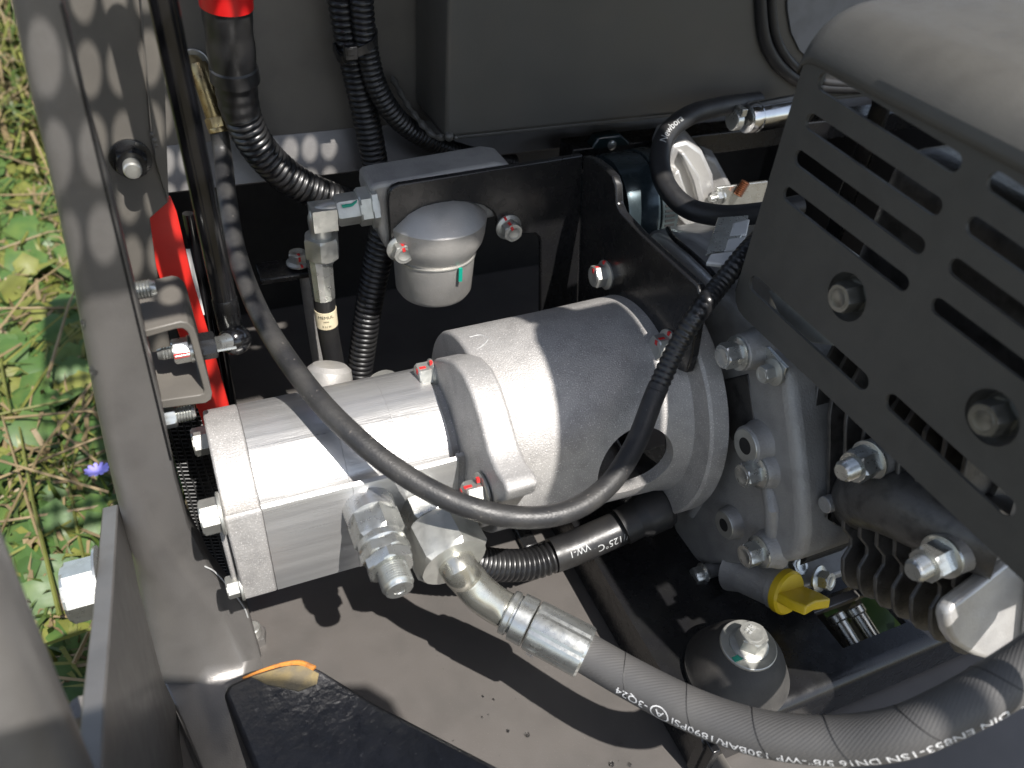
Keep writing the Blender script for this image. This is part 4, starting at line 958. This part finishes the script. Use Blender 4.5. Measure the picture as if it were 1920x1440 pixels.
# ---------------------------------------------------------------- fuel line parts, air duct, hex plate at the back right
fu = thing('fuel_hose', 'black rubber fuel hose with white print looping beside the muffler guard', 'hose', ad(1240, 330, 495))
FP = spline([ad(1420, 190, 540), ad(1350, 200, 520), ad(1290, 218, 505), ad(1250, 252, 497), ad(1237, 300, 490), ad(1250, 350, 482), ad(1290, 390, 474), ad(1350, 404, 470), ad(1420, 400, 470), ad(1500, 385, 475)], 2)
build('hose_tube', M().tube(FP, 6.3, 26), RUBBER, fu)
tm = M(); dl = np.r_[0, np.cumsum(np.linalg.norm(np.diff(FP, axis=0), axis=1))]
ii = int(np.argmin([np.linalg.norm(q-ad(1240, 275, 493)) for q in FP]))
text_on_path(tm, 'Newbora', FP, dl[ii]+2, 6.3, -vF*.9-vR*.1, 6.2, -1, .15); build('hose_print', tm, PRINTG, fu)
ff = thing('fuel_filter', 'small shiny metal fuel filter under the tank edge', 'fuel filter', ad(1450, 240, 525))
c = ad(1395, 222, 528)
build('filter_can', M().lathe(c, unit(A(1, .1, 0)), [(0, 6), (1, 9.5), (4, 10.2), (7, 10.2), (7.5, 9.6), (9, 9.6), (9.5, 10.2), (55, 10.2)], 36), CHROME, ff)
build('hose_clip', M().lathe(c-EX*10, EX, [(0, 6.6), (.5, 7.1), (5, 7.1), (5.5, 6.6)], 24).box(c-EX*7+A(0, -3, 7), (4, 9, 5)), ZINC, ff, bevel=.4)
ad_c = thing('air_duct', 'dark steel air duct with slotted hose clamp behind the black bracket', 'duct', ad(1170, 385, 530))
c = ad(1130, 392, 525)
build('duct_body', M().lathe(c, EX, [(0, 34), (3, 35), (22, 35), (24, 31), (38, 31)], 56), mat('dark_steel_duct', (.05, .07, .08), .25, .6), ad_c)
build('clamp_band', M().lathe(c+EX*23, EX, [(0, 35.6), (.3, 36), (11, 36), (11.3, 35.6)], 56), mat('dark_clamp_steel', (.07, .09, .095), .3, .7), ad_c)
m = M()
for k in range(40):
    w = radians(100+k*5); q = c+EX*28.5+36.1*(EY*cos(w)+EZ*sin(w)); m.box(q, (7, 1.4, .5), (EX, -EY*sin(w)+EZ*cos(w), EY*cos(w)+EZ*sin(w)))
build('clamp_slots', m, BLACKV, ad_c, kind='stuff')
hx = thing('hex_cover', 'dark glassy hexagonal cover plate with a screw in its middle, under the tank', 'cover plate', ay(1150, 290, 455))
hpz = [ay(*p, 452) for p in ((1098, 300), (1122, 258), (1165, 252), (1198, 284), (1196, 302), (1170, 312), (1128, 314))]
build('cover_body', M().prism(hpz, A(0, 10, 0)), mat('dark_green_plastic', (.012, .022, .024), .12, 0, spec=.8), hx, bevel=1.5)
build('screw', M().lathe(ay(1147, 272, 451.8), A(0, -1, 0), [(0, 3.4), (1, 3.2), (1.6, 2)], 20), ZINC, hx)

# ---------------------------------------------------------------- muffler guard
XG2 = 250.0
mg = thing('muffler_guard', 'matt black sheet metal muffler guard with rows of slots, right side', 'muffler guard', (XG2, 180, -220))
def yz(px, py): q = ax(px, py, XG2); return q[1], q[2]
zb = (yz(1380, 590)[1]+yz(1920, 1070)[1])/2; zt = (yz(1510, 105)[1]+yz(1920, 330)[1])/2; yb = (yz(1380, 560)[0]+yz(1510, 105)[0])/2
cv = bpy.data.curves.new('sheet', 'CURVE'); cv.dimensions = '2D'; cv.fill_mode = 'BOTH'; cv.extrude = .0008
def loop(pts):
    s = cv.splines.new('POLY'); s.points.add(len(pts)-1); s.use_cyclic_u = True
    for p, q in zip(s.points, pts): p.co = (q[0]/1000, q[1]/1000, 0, 1)
loop([(yb, zt), (yb, zb+9), (yb-2, zb+4), (yb-6, zb+1), (yb-11, zb), (20, zb), (20, zt)])
def slot(a, b, hw):
    a = np.array(yz(*a)); b = np.array(yz(*b)); d_ = (b-a)/np.linalg.norm(b-a); nn_ = np.array([-d_[1], d_[0]]); pts = []
    a = a+d_*hw; b = b-d_*hw
    for k in range(11): w = pi/2+pi*k/10; pts.append(a+hw*(d_*cos(w)+nn_*sin(w)))
    for k in range(11): w = -pi/2+pi*k/10; pts.append(b+hw*(d_*cos(w)+nn_*sin(w)))
    loop(pts)
for a, b, h in (((1537, 147), (1804, 312), 3.7), ((1514, 222), (1768, 394), 3.6), ((1493, 290), (1736, 468), 3.5), ((1472, 358), (1706, 538), 3.4),
                ((1856, 332), (2150, 530), 3.7), ((1816, 415), (2110, 620), 3.6), ((1783, 492), (2080, 710), 3.5), ((1750, 565), (2050, 790), 3.4),
                ((1408, 524), (1630, 724), 4.3), ((1664, 744), (1905, 962), 4.0), ((1940, 1000), (2100, 1150), 4.0)):
    slot(a, b, h)
for (px, py) in ((1590, 556), (1862, 782)):
    c = np.array(yz(px, py)); loop([c+10.5*np.array([cos(2*pi*k/32), sin(2*pi*k/32)]) for k in range(32)])
co = bpy.data.objects.new('sheet', cv); COL.objects.link(co); bpy.context.view_layer.update()
me = bpy.data.meshes.new_from_object(co.evaluated_get(bpy.context.evaluated_depsgraph_get())); bpy.data.objects.remove(co)
gmM = M(); gmM.add([(XG2-v.co.z*1000, v.co.x*1000, v.co.y*1000) for v in me.vertices], [tuple(p.vertices) for p in me.polygons])
build('slotted_panel', gmM, GUARDP, mg, ang=30)
rc = 24.0; top_ = M(); prof = [(XG2-.8+rc-rc*cos(a), zt+rc*.92*sin(a)) for a in np.linspace(0, radians(82), 12)]+[(XG2+60, zt+rc*.92+6), (XG2+150, zt+rc*.92+10)]
V = []; F = []
ysb = [(yb+1.5, 7), (yb+.6, 3), (yb-2, 1), (yb-6, 0), (20, 0)]
for x, z in prof: V += [(x+(q[1] if 0 else 0), q[0], z-q[1]*.9) for q in ysb]
w_ = len(ysb)
for i in range(len(prof)-1):
    for j in range(w_-1): F.append((i*w_+j, i*w_+j+1, (i+1)*w_+j+1, (i+1)*w_+j))
top_.add(V, F); build('top_cover', top_, GUARDP, mg, ang=40, solid=1.6)
rt = M(); V = []
for z in (zt, zb+8):
    V += [(XG2+6-6*cos(a), yb-.5+3*sin(a), z) for a in np.linspace(0, pi/2, 6)]+[(XG2+16, yb+2.5, z)]
rt.add(V, [(i, i+1, 8+i-1+0, 7+i) for i in range(6)]); build('rear_return', rt, GUARDP, mg, ang=50, solid=1.4)
for (px, py, s) in ((1590, 556, .2), (1862, 782, .5)):
    p = ax(px, py, XG2)
    build('bolt_dish', M().lathe(p-EX*.3, EX, [(0, 13), (.3, 11), (2, 10.3), (5.5, 8.6), (6, 8.2), (6, 1)], 40, caps=False), GUARDP, mg)
    bolt(mg, p+EX*5.6, A(-1, 0, 0), 11.5, 9, 7.6, 0, mat('dark_oiled_steel', (.22, .22, .20), .35, .8), s)
mf = thing('muffler', 'dark rounded muffler box showing through the guard slots', 'muffler', (330, 150, -210))
build('muffler_box', M().box((XG2+62, 130, -160), (76, 190, 74)), FIN, mf, bevel=14, seg=5)
build('heat_shield', M().prism([ax(*q, XG2+9) for q in ((1440, 545), (1500, 560), (1590, 632), (1588, 652), (1505, 640), (1470, 610))], A(2, 0, 0)), ZINCW, mf, bevel=.5)
build('shield_strap', M().box((XG2+20, 232, -135), (2, 9, 90)), BLACKP, mf, bevel=.4)
